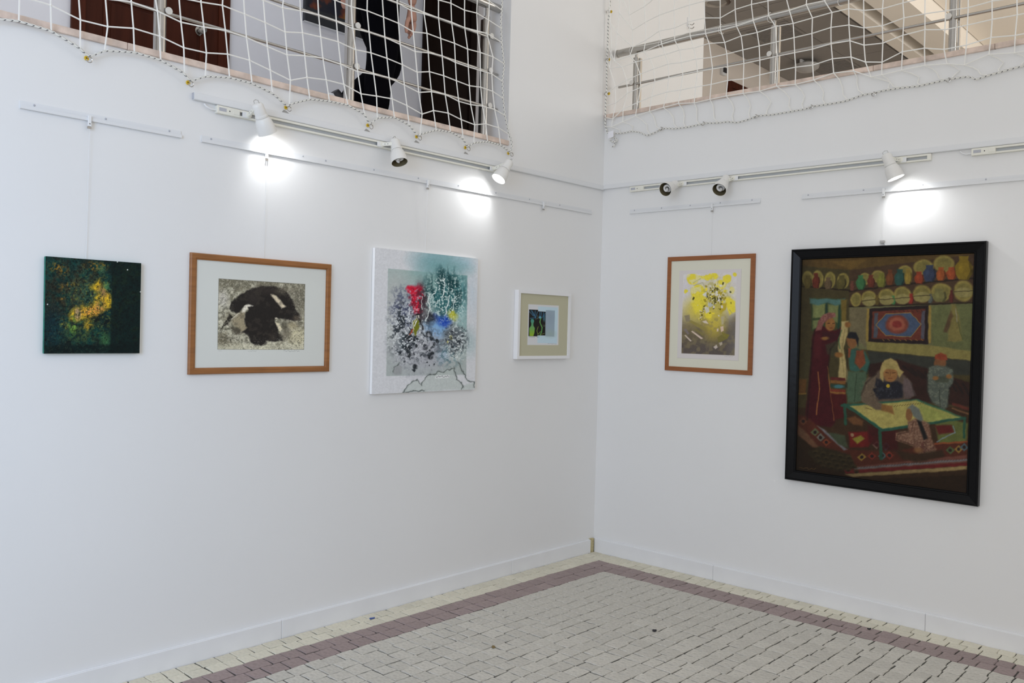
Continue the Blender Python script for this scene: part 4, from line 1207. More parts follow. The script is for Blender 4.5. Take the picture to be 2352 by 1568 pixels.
a2 = wthing('framed_etching', 'L', R2[0], 0, R2[2], 'black and grey etching in a wide light brown wooden frame', 'picture')
M_W1 = mat('honey_wood_frame', (.29, .118, .034, 1), .45, noise=.22, nscale=7, stretch=(1, 1, 9), bump=.05)
frame_rails('L', R2, [(0, .001), (0, .014), (.004, .018), (.022, .018), (.026, .015), (.030, .014), (.030, .004)], M_W1, a2)
RI2 = rect('L', .010, K(QI))
wbox(MB(), 'L', R2[0]+.01, R2[1]-.01, .002, .0075, R2[2]+.01, R2[3]-.01).build('backing_board', M_WHITEP, a2)
art_surface('mounted_print', p, 'L', R2[0]+.030, R2[1]-.030, R2[2]+.030, R2[3]-.030, .0085, a2, .5, 0)

# ---- 3: white abstract canvas
K = crop(820, 550, 4.2367)
Q3 = [(190,78), (1195,188), (1130,1465), (130,1498)]
R3 = rect('L', .023, K(Q3))
p = Paint(330, 340, Q3, (196, 197, 200), 31)
p.warp(10, 60)
p.ell(800, 200, 230, 130, (118, 156, 162), .55, .9); p.ell(1050, 240, 100, 70, (150, 178, 190), .7, .7); p.ell(1130, 520, 40, 200, (176, 190, 200), .8, .6)
p.ell(1090, 1000, 60, 120, (150, 170, 172), .7, .7)
p.ox *= 0; p.oy *= 0
QQ = [(312,285), (1083,355), (1050,1320), (272,1325)]
m = p.pm(QQ, 4)
p.put(m, (158, 166, 164), 1.0)
p.put(m*np.clip((700-p.Y)/500, 0, 1), (128, 164, 160), .8)
p.put(m*p.em(370, 650, 140, 420, .7), (172, 174, 172), .9)
p.put(m*p.em(1020, 560, 90, 260, .6), (78, 130, 134), .8); p.put(m*p.em(1020, 860, 60, 200, .7), (150, 182, 180), .6)
p.warp(22, 50)
p.ell(850, 300, 220, 90, (108, 150, 152), .6, .8)
p.ell(860, 560, 150, 190, (38, 92, 96), .35, .9); p.ell(820, 390, 60, 90, (26, 62, 66), .6, .9); p.ell(940, 420, 40, 80, (26, 66, 68), .6, .9); p.ell(690, 470, 40, 80, (30, 66, 68), .6, .8)
p.ell(740, 420, 50, 60, (150, 182, 176), .6, .7)
p.ell(620, 640, 60, 200, (64, 56, 62), .5, .8)
p.ell(460, 720, 100, 190, (120, 126, 140), .6, .8)
p.put(p.em(450, 700, 110, 190, .6)*np.clip((p.noise(22, 3)-.5)*9, 0, 1), (52, 58, 84), .85)
p.put(p.em(420, 860, 120, 180, .6)*np.clip((p.noise(20, 3)-.52)*9, 0, 1), (200, 206, 208), .8)
p.poly([(490,470), (560,450), (640,462), (648,560), (618,725), (575,730), (545,640), (528,560)], (190, 26, 52), 12)
p.ell(640, 500, 20, 50, (96, 40, 50), .6, .7); p.put(p.em(580, 600, 70, 130, .5)*np.clip((p.noise(24, 3)-.56)*9, 0, 1), (170, 176, 186), .8)
p.ell(760, 880, 110, 120, (112, 160, 208), .5, .9); p.ell(800, 1110, 70, 70, (130, 172, 202), .6, .8); p.ell(845, 800, 62, 52, (24, 62, 164), .45, .95); p.ell(760, 770, 30, 36, (34, 50, 110), .6, .8)
p.ell(922, 742, 42, 46, (186, 182, 54), .5, .9)
p.ell(600, 1090, 250, 210, (160, 162, 168), .4, .9)
p.ell(470, 1010, 70, 90, (36, 46, 52), .5, .85)
p.ell(945, 975, 105, 125, (78, 84, 90), .35, .95)
p.put(p.em(960, 960, 120, 160, .4)*np.clip((p.noise(18, 3)-.54)*10, 0, 1), (196, 204, 204), .85)
p.put(p.em(880, 1130, 110, 90, .6)*np.clip((p.noise(22, 3)-.52)*9, 0, 1), (70, 100, 108), .8)
p.ell(912, 962, 14, 14, (180, 170, 60), .5, .8); p.ell(872, 1012, 10, 12, (180, 170, 60), .5, .8)
p.put(p.em(860, 560, 180, 230, .4)*np.clip((p.noise(16, 3)-.60)*10, 0, 1), (196, 212, 208), .8)
p.put(p.em(1000, 620, 60, 120, .5)*np.clip((p.noise(18, 3)-.55)*9, 0, 1), (190, 208, 208), .8)
p.ell(710, 770, 40, 60, (34, 36, 42), .4, .9)
p.ox *= 0; p.oy *= 0
p.warp(9, 22)
for (x, y, r) in ((430,1110,15), (450,1182,11), (490,1060,24), (490,1122,27), (542,1112,12), (656,1050,24), (572,1040,15), (702,1142,26), (722,1112,20), (552,1238,22), (540,1270,14), (500,960,36), (545,985,16), (582,962,15), (690,925,30), (720,965,20), (775,990,17), (745,1020,15), (420,1110,20), (670,1197,7), (690,1225,7), (736,1215,9), (700,1080,10), (600,1000,8)):
    p.ell(x, y, r, r*1.1, (30, 34, 38), .3, .92)
p.ell(690, 930, 14, 12, (160, 164, 170), .4, .9)
zone = np.maximum(p.em(560, 1010, 230, 160, .35), p.em(470, 850, 150, 230, .4))
p.put(zone*np.clip((p.noise(34, 4)-.53)*14, 0, 1), (38, 44, 50), .9)
p.put(p.em(600, 1080, 270, 230, .4)*np.clip((p.noise(20, 3)-.6)*14, 0, 1), (120, 122, 130), .7)
p.put(p.em(480, 880, 190, 300, .4)*np.clip((p.noise(14, 3)-.57)*14, 0, 1), (206, 210, 212), .85)
p.put(p.em(860, 520, 190, 230, .3)*np.clip((p.noise(40, 4, sx=.5, sy=1.6)-.54)*12, 0, 1), (22, 58, 62), .8)
p.put(p.em(860, 560, 200, 240, .3)*np.clip((p.noise(13, 3)-.6)*14, 0, 1), (206, 218, 214), .8)
p.put(p.em(950, 960, 120, 150, .3)*np.clip((p.noise(16, 3)-.56)*14, 0, 1), (44, 50, 56), .85)
p.put(p.em(960, 1060, 120, 120, .4)*np.clip((p.noise(11, 3)-.58)*14, 0, 1), (210, 216, 214), .85)
p.put(p.em(580, 580, 80, 150, .3)*np.clip((p.noise(30, 3)-.55)*10, 0, 1), (120, 20, 40), .7)
p.put(p.em(640, 640, 60, 170, .4)*np.clip((p.noise(30, 3)-.48)*10, 0, 1), (50, 44, 50), .8)
p.ox *= 0; p.oy *= 0
p.warp(14, 34)
VE = (216, 222, 220)
for ln, w in (([(705,530), (698,600), (716,680), (690,730), (668,800)], 12), ([(860,380), (852,480), (832,590)], 9), ([(912,545), (880,640), (862,740)], 9), ([(640,560), (628,680)], 6), ([(770,520), (720,560)], 10), ([(955,560), (930,690)], 6)): p.line(ln, w, VE, .85)
p.poly([(540,800), (572,765), (610,800), (600,870), (560,945), (545,890)], (106, 110, 30), 6); p.line([(560,780), (543,830), (548,870)], 8, (220, 216, 190), .9); p.line([(575,790), (562,850)], 9, (240, 240, 235), .95); p.ell(588, 760, 14, 16, (232, 228, 214), .3); p.ell(590, 742, 16, 8, (16, 16, 18), .4); p.line([(540,870), (500,925)], 12, (150, 60, 30), .9); p.line([(585,760), (615,800), (640,880)], 16, (24, 22, 22), .7)
p.poly([(430,1482), (520,1380), (575,1365), (612,1415), (665,1330), (780,1285), (930,1255), (950,1360), (1025,1430), (1130,1395), (1130,1462), (640,1478)], (172, 180, 176), 10, .75)
p.poly([(335,1310), (350,1240), (395,1205), (425,1250), (415,1320)], (140, 142, 144), 8, .8)
OL = (52, 58, 58)
for ln in ([(432,1480), (520,1380), (572,1362), (610,1415), (662,1330), (745,1308), (780,1282), (830,1290), (870,1270), (930,1252), (946,1310), (952,1362), (1002,1400), (1026,1430), (1000,1458)], [(978,1205), (1008,1285), (1058,1378), (1130,1392), (1130,1450)], [(340,1290), (352,1240), (395,1200)], [(430,1482), (640,1470)]):
    p.line(ln, 7, OL, .85); p.line(ln, 18, (120, 128, 124), .35, 10)
p.ox *= 0; p.oy *= 0
p.poly([(748,1325), (885,1322), (885,1350), (748,1355)], (206, 208, 208), 4, .9); p.scribble(755, 1338, 880, 1336, 9, (90, 92, 96), 4, 16, 9)
p.grain(.05, 12, 3)
a3 = wthing('painting', 'L', R3[0], 0, R3[2], 'large white-edged abstract canvas with teal, red and blue splashes', 'painting')
wbox(MB(), 'L', R3[0], R3[1], .002, .0226, R3[2], R3[3]).build('canvas_body', mat('white_canvas_edge', (.86, .86, .86, 1), .7), a3, bevel=.0015)
art_surface('painted_surface', p, 'L', *R3, .0232, a3, .6, .25)

# ---- 4: small white box frame
K = crop(1160, 650, 8.25)
R4 = rect('L', .037, K([(275,155), (1280,170), (1205,1398), (215,1475)]))
QI = [(315,215), (1235,222), (1170,1355), (262,1415)]
p = Paint(220, 190, QI, (166, 163, 140), 41)
p.poly([(472,420), (1050,412), (1020,1168), (435,1200)], (190, 191, 193), 3)
p.poly([(655,450), (1032,450), (995,1140), (625,1150)], (172, 192, 202), 3)
p.poly([(800,515), (973,512), (947,1010), (780,1015)], (136, 152, 164), 3); p.ell(880, 640, 60, 90, (128, 140, 154), .8, .5); p.ell(860, 960, 90, 60, (140, 158, 150), .8, .6)
p.poly([(485,520), (655,518), (652,545), (797,545), (778,1000), (630,1008), (628,1026), (462,1031)], (26, 24, 22), 3)
for a_, b_ in (((490,560), (560,640)), ((520,530), (575,640)), ((545,545), (600,660)), ((600,540), (590,650)), ((640,560), (600,680)), ((500,690), (610,670)), ((690,555), (680,640)), ((720,560), (700,650)), ((760,560), (740,660)), ((785,580), (745,650)), ((780,620), (760,700))):
    p.line([a_, b_], 14, (62, 112, 146), .75)
fig = p.pm([(520,700), (560,700), (575,735), (558,790), (560,830), (585,870), (575,960), (552,1026), (480,1026), (478,880), (515,830), (520,790), (508,740)], 5)
tt = np.clip((p.Y-720)/300, 0, 1)[..., None]
gc = (1-tt)*np.array((66, 132, 122.))+tt*np.array((130, 160, 40.))
p.a = p.a*(1-fig[..., None])+gc*fig[..., None]
p.ell(690, 662, 28, 24, (86, 140, 160), .3); p.line([(700,680), (682,750), (700,800), (722,850), (708,940), (680,1000)], 18, (90, 150, 80), .9); p.line([(650,840), (620,920), (640,990), (690,930)], 9, (140, 160, 70), .8); p.line([(690,990), (760,960)], 8, (150, 160, 70), .7); p.line([(640,620), (650,680), (600,700)], 7, (120, 130, 110), .7); p.line([(730,810), (775,800), (770,830), (740,825)], 5, (120, 130, 110), .7)
p.ell(765, 690, 24, 50, (60, 100, 112), .4, .7)
p.scribble(470, 1047, 580, 1047, 5, (90, 90, 90), 5, 9, 3); p.scribble(620, 1040, 665, 1035, 6, (60, 90, 90), 6, 5, 8); p.scribble(820, 1150, 985, 1147, 4, (110, 120, 125), 4, 14, 2)
a4 = wthing('framed_print', 'L', R4[0], 0, R4[2], 'small print with green figures in a deep white box frame, beside the corner', 'picture')
M_WF = mat('white_lacquer_frame', (.82, .82, .83, 1), .4)
IN4 = .021
frame_rails('L', R4, [(0, .001), (0, .036), (.001, .037), (IN4, .037), (IN4, .010)], M_WF, a4)
wbox(MB(), 'L', R4[0]+.004, R4[1]-.004, .003, .014, R4[2]+.004, R4[3]-.004).build('backing_board', M_WHITEP, a4)
art_surface('mounted_print', p, 'L', R4[0]+IN4, R4[1]-IN4, R4[2]+IN4, R4[3]-IN4, .0265, a4, .5, 0)

# ---- 5: yellow print, wood frame
K = crop(1510, 570, 5.06)
R5 = rect('R', .014, K([(118,92), (1135,72), (1092,1482), (85,1410)]))
QI = [(163,145), (1075,125), (1037,1425), (132,1365)]
p = Paint(240, 330, QI, (199, 197, 181), 51)
p.poly([(255,255), (965,245), (930,1310), (228,1270)], (196, 190, 187), 3)
p.line([(228,1272), (930,1312), (966,246)], 4, (160, 156, 150), .5)
QP = [(298,298), (912,285), (887,1250), (278,1218)]
m = p.pm(QP, 2)
b = Paint(240, 330, QI, (198, 193, 194), 52)
t = np.clip((b.Y-640+(b.noise(150, 3)-.5)*160)/330, 0, 1)
b.put(t, (112, 100, 70), 1); b.put(np.clip((b.Y-900+(b.noise(120, 3)-.5)*120)/240, 0, 1), (84, 76, 72), .95)
b.put(np.clip((b.X-760)/120, 0, 1)*np.clip((b.Y-760)/120, 0, 1), (104, 98, 94), .8)
YL = (214, 198, 66)
b.put(b.em(480, 720, 170, 130, .6), (196, 178, 66), .85); b.put(b.em(650, 850, 110, 190, .6), (188, 168, 64), .85); b.put(b.em(640, 600, 200, 200, .7), (190, 176, 80), .6)
b.warp(12, 50)
for e_ in ((405, 350, 66, 66), (462, 335, 40, 34), (520, 345, 36, 24), (575, 345, 40, 34), (640, 330, 56, 44), (800, 362, 52, 52), (888, 315, 26, 26), (462, 500, 82, 84), (860, 492, 32, 44), (725, 430, 60, 54), (330, 500, 20, 26), (780, 500, 26, 20)):
    b.ell(*e_, YL, .12)
b.poly([(400,520), (545,560), (560,640), (520,720), (440,760), (392,650)], YL, 16)
b.put(np.clip((640-b.Y)/60, 0, 1)*np.clip((b.noise(60, 3)-.52)*10, 0, 1), (206, 202, 196), .55)
b.put(b.em(660, 540, 150, 150, .5)*np.clip((b.noise(40, 3)-.5)*8, 0, 1), (150, 138, 50), .6)
b.put(np.clip((b.Y-760)/80, 0, 1)*np.clip((b.noise(50, 3)-.5)*6, 0, 1), (128, 116, 84), .5)
b.poly([(770,585), (840,575), (892,625), (897,740), (830,776), (800,700), (780,650)], YL, 10)
b.poly([(690,500), (740,520), (720,590), (680,570)], (170, 150, 40), 8); b.poly([(720,650), (800,640), (780,720), (725,770)], (176, 156, 50), 8)
b.ell(590, 780, 40, 50, (216, 198, 60), .3)
b.ox *= 0; b.oy *= 0
r5 = random.Random(5)
for k in range(120):
    x = r5.gauss(650, 75); y = r5.gauss(570, 80); w = r5.uniform(4, 16); h = r5.uniform(4, 22); an = r5.uniform(-.6, .6)
    c = r5.choice([(58, 56, 26), (96, 88, 30), (70, 66, 44), (206, 202, 190), (226, 206, 60), (150, 134, 40), (210, 205, 205)])
    ca, sa = math.cos(an), math.sin(an)
    b.poly([(x+ca*u-sa*v, y+sa*u+ca*v) for u, v in ((-w, -h), (w, -h*.7), (w*.8, h), (-w*.9, h*.8))], c, 2, .9)
for k in range(26):
    x = r5.gauss(510, 14); y = r5.gauss(770, 36)
    b.poly([(x-5, y-7), (x+6, y-5), (x+4, y+8), (x-6, y+5)], r5.choice([(220, 200, 90), (90, 80, 30), (200, 190, 170)]), 2, .9)
for pl, c in (([(388,965), (404,958), (528,1048), (502,1056)], (206, 186, 170)), ([(312,1010), (324,1004), (395,1074), (380,1082)], (200, 184, 170)), ([(645,1150), (680,1122), (694,1155), (668,1174)], (190, 178, 166)), ([(724,915), (758,908), (762,962), (732,977)], (206, 180, 164)), ([(684,938), (704,934), (702,968), (683,970)], (206, 186, 176)), ([(708,1100), (745,1092), (748,1120), (722,1138)], (170, 158, 140)), ([(515,850), (560,840), (590,880), (540,870)], (206, 192, 180)),
              ([(545,700), (590,680), (600,740), (560,760)], (196, 192, 184)), ([(515,540), (560,510), (570,570)], (206, 204, 200)), ([(590,630), (650,660), (610,690), (580,670)], (170, 172, 168)), ([(360,850), (380,830), (570,930), (540,960)], (136, 124, 66)), ([(420,940), (450,935), (545,1000), (520,1020)], (120, 110, 66)), ([(300,940), (330,930), (370,990), (350,1005)], (116, 106, 106)), ([(740,980), (830,1010), (800,1060), (760,1040)], (120, 112, 50)), ([(690,1040), (740,1010), (800,1060), (700,1100)], (112, 104, 54)), ([(310,780), (370,770), (380,850), (330,850)], (128, 118, 96)), ([(730,800), (770,790), (760,880), (740,900)], (170, 160, 130))):
    b.poly(pl, c, 4, .9)
for ln in ([(410,400), (500,350)], [(420,430), (520,400), (550,450)], [(700,380), (690,420)], [(860,760), (830,720)], [(560,560), (600,640)]): b.line(ln, 8, (150, 144, 120), .6)
b.grain(.04, 10, 2)
p.a = p.a*(1-m[..., None])+b.a*m[..., None]
p.scribble(765, 1258, 870, 1262, 5, (150, 146, 142), 3, 12, 4)
a5 = wthing('framed_print', 'R', R5[0], 0, R5[2], 'yellow and grey abstract print in a slim reddish wood frame', 'picture')
M_W2 = mat('reddish_wood_frame', (.29, .100, .030, 1), .45, noise=.15, nscale=7, stretch=(1, 1, 9))
IN5 = .029
frame_rails('R', R5, [(0, .001), (0, .013), (.002, .015), (IN5-.002, .015), (IN5, .013), (IN5, .003)], M_W2, a5)
wbox(MB(), 'R', R5[0]+.01, R5[1]-.01, .002, .008, R5[2]+.01, R5[3]-.01).build('backing_board', M_WHITEP, a5)
art_surface('mounted_print', p, 'R', R5[0]+IN5, R5[1]-IN5, R5[2]+IN5, R5[3]-IN5, .009, a5, .5, 0, ALB*.93)

# ---- 6: large painting, black frame
K = crop(1780, 530, 2.375)
R6 = rect('R', .0405, K([(93,97), (1157,59), (1100,1508), (47,1350)]))
QI = [(152,155), (1080,128), (1025,1425), (112,1298)]
p = Paint(400, 500, QI, (72, 62, 34), 61)
p.warp(3, 30)
# room: back wall, side wall, ceiling, floor
p.poly([(150,150), (1085,125), (1085,135), (410,215), (150,190)], (92, 70, 34), 4)
p.poly([(300,165), (500,155), (410,216), (395,205)], (112, 86, 38), 5, .8)
p.poly([(150,190), (405,215), (405,560), (390,800), (150,820)], (70, 62, 36), 5)
p.poly([(405,215), (1085,130), (1075,400), (405,410)], (74, 54, 38), 4)
p.poly([(405,415), (1075,398), (1055,690), (500,650), (405,640)], (104, 104, 70), 4); p.poly([(405,420), (500,420), (495,640), (405,560)], (112, 100, 74), 6, .8); p.poly([(840,410), (1070,398), (1055,690), (850,660)], (98, 104, 62), 10, .8)
p.poly([(490,600), (830,625), (1058,660), (1056,712), (850,690), (500,650)], (132, 122, 66), 4)
p.poly([(500,655), (850,690), (1056,712), (1050,790), (520,760)], (52, 54, 48), 5)
p.poly([(500,730), (660,700), (1048,830), (1045,960), (520,900)], (52, 30, 26), 5)
for k in range(9):
    p.line([(690+k*40, 740+k*12), (760+k*36, 790+k*14)], 12, (36, 26, 26), .8)
p.poly([(112,960), (1040,960), (1025,1430), (112,1300)], (62, 42, 26), 6)
p.poly([(112,1100), (400,1300), (520,1350), (1025,1330), (1025,1428), (112,1298)], (48, 32, 18), 6)
# shelves with plates and jugs
p.line([(152,300), (405,325)], 9, (40, 30, 22), .9); p.line([(405,330), (640,300), (1075,262)], 10, (40, 30, 24), .9); p.line([(405,412), (1070,398)], 9, (44, 34, 24), .9)
PL = (138, 124, 62)
for x, y, rx, ry in ((180, 260, 30, 44), (235, 262, 30, 48), (300, 268, 30, 46), (370, 272, 32, 44), (490, 262, 32, 34), (560, 250, 36, 34), (705, 225, 40, 36), (805, 200, 54, 42), (915, 185, 56, 48), (440, 375, 30, 38), (510, 366, 42, 38), (605, 360, 44, 42), (690, 352, 46, 46), (795, 345, 50, 48), (900, 338, 56, 50), (1020, 332, 52, 60)):
    p.ell(x, y, rx, ry, PL, .1); p.ell(x, y, rx*.72, ry*.72, (112, 104, 54), .12, .7)
for x, y, w, h, c in ((180, 275, 22, 36, (96, 84, 40)), (225, 270, 22, 40, (104, 44, 30)), (290, 285, 22, 32, (96, 78, 56)), (362, 280, 26, 38, (86, 78, 38)), (420, 300, 14, 26, (104, 60, 48)), (466, 282, 26, 40, (56, 108, 66)), (522, 275, 22, 34, (104, 48, 34)), (578, 270, 26, 40, (112, 112, 44)), (625, 255, 22, 42, (110, 62, 34)), (676, 255, 30, 44, (40, 78, 72)), (722, 250, 22, 42, (138, 116, 46)), (782, 258, 26, 32, (140, 58, 32)), (838, 235, 36, 46, (52, 62, 88)), (900, 238, 28, 36, (150, 76, 34)), (955, 235, 28, 34, (152, 70, 34)), (1022, 205, 50, 64, (128, 106, 26)), (555, 380, 14, 26, (92, 76, 34)), (640, 380, 14, 24, (62, 118, 70)), (735, 372, 16, 28, (142, 44, 34)), (840, 372, 14, 26, (84, 90, 88)), (890, 355, 40, 36, (112, 108, 62)), (955, 362, 12, 34, (92, 40, 34))):
    p.poly([(x-w*.55, y-h), (x+w*.55, y-h), (x+w*.5, y-h*.6), (x+w, y-h*.1), (x+w*.85, y+h*.6), (x+w*.55, y+h), (x-w*.55, y+h), (x-w*.85, y+h*.6), (x-w, y-h*.1), (x-w*.5, y-h*.6)], c, 3)
    p.ell(x-w*.3, y, w*.25, h*.4, tuple(min(255, v*1.2) for v in c), .5, .6); p.line([(x+w*.7, y-h*.4), (x+w*.85, y+h*.3), (x+w*.5, y+h*.9)], w*.3, tuple(v*.55 for v in c), .6)
for x, y, rx in ((510, 378, 36), (605, 372, 38), (690, 366, 40), (795, 355, 44), (1020, 332, 50)):
    p.ell(x, y+8, rx, 28, (140, 130, 78), .12); p.line([(x-rx, y+4), (x+rx, y)], 5, (72, 62, 38), .8)
# window with curtain
p.poly([(195,365), (380,370), (375,520), (200,545)], (56, 70, 42), 4); p.poly([(205,395), (275,398), (270,470), (206,472)], (118, 126, 76), 4); p.poly([(290,400), (345,402), (340,500), (290,480)], (112, 120, 72), 4); p.poly([(205,485), (245,485), (225,530), (206,534)], (112, 120, 74), 4)
p.line([(282,380), (280,480)], 8, (34, 62, 52), .9); p.line([(352,380), (345,540)], 9, (34, 66, 54), .9)
p.poly([(188,366), (230,372), (280,366), (330,375), (382,368), (375,398), (330,405), (285,392), (235,405), (192,395)], (74, 112, 108), 5)
p.poly([(358,372), (392,376), (385,520), (362,500)], (112, 94, 40), 5)
# wall carpet
p.poly([(510,425), (832,408), (828,620), (502,605)], (38, 26, 28), 3); p.poly([(497,424), (511,424), (504,605), (490,600)], (146, 122, 56), 4); p.poly([(830,412), (845,412), (842,615), (828,618)], (146, 122, 56), 4)
p.poly([(528,442), (812,428), (806,600), (522,588)], (104, 48, 36), 3); p.poly([(540,450), (560,448), (552,584), (532,582)], (72, 82, 96), 3, .9); p.poly([(792,440), (812,438), (806,592), (788,590)], (76, 80, 96), 3, .9)
p.poly([(545,515), (600,455), (735,450), (790,510), (735,580), (600,572)], (66, 82, 110), 3); p.line([(545,515), (600,455), (735,450), (790,510), (735,580), (600,572), (545,515)], 4, (150, 118, 60), .8)
p.ell(660, 512, 62, 50, (122, 58, 44), .12); p.ell(660, 512, 44, 36, (150, 82, 62), .15); p.ell(660, 512, 26, 18, (128, 44, 40), .2)
for k in range(8): p.line([(620+k*24, 433), (628+k*24, 445)], 5, (70, 42, 30), .8); p.line([(580+k*30, 592), (590+k*30, 600)], 4, (150, 110, 50), .7)
# hanging bundle
p.poly([(955,405), (975,405), (1000,500), (1010,600), (965,612), (930,605), (940,520)], (122, 112, 60), 5); p.poly([(950,440), (962,470), (930,560), (908,555)], (88, 64, 42), 5, .9); p.line([(975,430), (985,500)], 5, (136, 132, 110), .8); p.line([(990,500), (1010,595)], 6, (84, 92, 50), .7)
# standing woman in dark red, holding cloth
p.poly([(215,540), (250,515), (320,545), (360,530), (345,590), (300,640), (290,720), (285,800), (310,900), (325,1040), (300,1070), (180,1050), (160,1020), (180,850), (195,700), (200,600)], (70, 18, 26), 5)
p.poly([(255,545), (330,560), (362,520), (368,560), (300,600), (260,590)], (60, 22, 28), 4); p.line([(232,770), (240,860), (222,1000)], 7, (152, 96, 50), .8); p.line([(285,740), (300,880), (318,1030)], 6, (150, 96, 50), .8); p.poly([(205,570), (250,560), (245,700), (210,690)], (84, 26, 32), 8, .7)
p.ell(300, 508, 27, 38, (146, 98, 50), .15); p.poly([(222,545), (236,490), (262,458), (295,443), (325,447), (330,466), (296,478), (266,500), (250,540)], (128, 78, 72), 4); p.put(p.em(285, 470, 50, 40, .3)*np.clip((p.noise(9, 2)-.5)*6, 0, 1)*p.pm([(222,545), (236,490), (262,458), (295,443), (325,447), (330,466), (296,478), (266,500), (250,540)], 4), (160, 112, 100), .6); p.line([(286,502), (296,504)], 4, (60, 36, 24), .8); p.line([(312,505), (322,503)], 4, (60, 36, 24), .8); p.line([(298,530), (314,530)], 4, (110, 44, 34), .8); p.ell(270, 585, 20, 10, (150, 110, 50), .4, .8)
p.poly([(275,620), (330,600), (355,650), (330,690), (280,670)], (64, 62, 44), 6, .8)
p.poly([(362,495), (400,490), (395,560), (370,640), (385,720), (405,835), (340,805), (350,700), (340,640), (355,560)], (168, 150, 98), 4); p.line([(380,540), (360,650), (375,800)], 5, (132, 118, 70), .6); p.ell(395, 512, 16, 16, (140, 94, 48), .3); p.line([(362,540), (345,590), (350,640)], 7, (76, 108, 70), .7); p.ell(345, 675, 22, 14, (136, 92, 44), .3)
# boy behind
p.ell(418, 600, 30, 40, (130, 86, 48), .12); p.poly([(390,580), (405,552), (440,555), (455,590), (450,630), (435,590), (400,585)], (30, 30, 36), 4)
p.poly([(392,650), (440,640), (490,660), (515,720), (495,780), (470,760), (440,770), (405,760)], (50, 92, 82), 5); p.poly([(440,650), (480,650), (490,720), (460,755), (432,720)], (128, 66, 38), 5); p.poly([(395,640), (412,640), (405,690), (395,690)], (140, 70, 40), 4)
p.poly([(395,765), (495,770), (490,850), (470,925), (425,940), (390,935), (385,850)], (72, 94, 72), 6); p.line([(440,780), (428,930)], 6, (50, 66, 50), .7)
# stacked cushions left
for y, c in ((795, (96, 36, 34)), (812, (130, 84, 40)), (835, (44, 66, 56)), (860, (120, 50, 34)), (875, (142, 98, 46))): p.poly([(300,y), (380,y+6), (382,y+22), (300,y+16)], c, 3)
p.ell(345, 848, 26, 10, (60, 110, 116), .3); p.poly([(300,885), (384,890), (384,1010), (320,1030)], (78, 22, 24), 5); p.poly([(130,805), (170,808), (165,880), (130,890)], (112, 70, 30), 5, .9); p.line([(130,886), (165,884)], 8, (150, 110, 44), .8)
# old woman at the table
p.poly([(545,780), (580,745), (660,760), (700,790), (735,830), (755,900), (690,930), (500,940), (465,900), (490,830)], (92, 76, 64), 6); p.poly([(545,800), (580,820), (660,820), (690,840), (690,910), (560,920), (525,870)], (34, 34, 44), 6)
ow = p.pm([(545,780), (580,745), (660,760), (700,790), (735,830), (755,900), (690,930), (500,940), (465,900), (490,830)], 5)
p.put(ow*p.em(510, 860, 40, 90, .4)*np.clip((p.noise(9, 2)-.5)*6, 0, 1), (128, 110, 84), .6); p.put(ow*p.em(725, 850, 34, 80, .4)*np.clip((p.noise(9, 2)-.5)*6, 0, 1), (114, 100, 104), .6); p.put(ow*p.em(610, 870, 70, 50, .4)*np.clip((p.noise(10, 2)-.55)*6, 0, 1), (62, 66, 78), .6)
p.poly([(565,800), (570,740), (590,705), (625,695), (655,710), (675,755), (695,770), (670,800), (655,770), (590,770), (582,825)], (166, 146, 88), 4); p.ell(622, 785, 38, 38, (150, 104, 58), .12); p.poly([(580,720), (660,725), (655,755), (588,752)], (158, 140, 82), 4); p.line([(597,772), (612,776)], 4, (70, 40, 24), .8); p.line([(632,774), (648,772)], 4, (70, 40, 24), .8); p.line([(612,803), (632,803)], 4, (110, 50, 36), .8); p.line([(622,772), (620,792)], 4, (116, 76, 42), .7); p.ell(611, 845, 10, 10, (186, 158, 40), .2)
p.poly([(470,900), (520,920), (580,950), (570,978), (500,950), (465,925)], (100, 84, 66), 5)
# boy at the right with red cap
p.ell(890, 725, 32, 36, (122, 78, 46), .12); p.poly([(860,700), (865,680), (895,668), (925,680), (928,708), (890,705)], (142, 62, 36), 4)
p.poly([(830,745), (865,735), (920,740), (955,760), (962,830), (940,860), (930,960), (905,985), (880,960), (840,930), (820,880), (822,800)], (84, 92, 84), 6); p.put(p.pm([(830,745), (865,735), (920,740), (955,760), (962,830), (940,860), (930,960), (905,985), (880,960), (840,930), (820,880), (822,800)], 5)*np.clip((p.noise(9, 2)-.5)*6, 0, 1), (120, 126, 108), .5); p.poly([(850,800), (940,790), (935,830), (870,830)], (70, 76, 62), 5, .9); p.ell(865, 805, 16, 12, (140, 96, 50), .3); p.ell(936, 796, 16, 12, (140, 96, 50), .3); p.line([(885,870), (888,960)], 6, (56, 62, 54), .7)
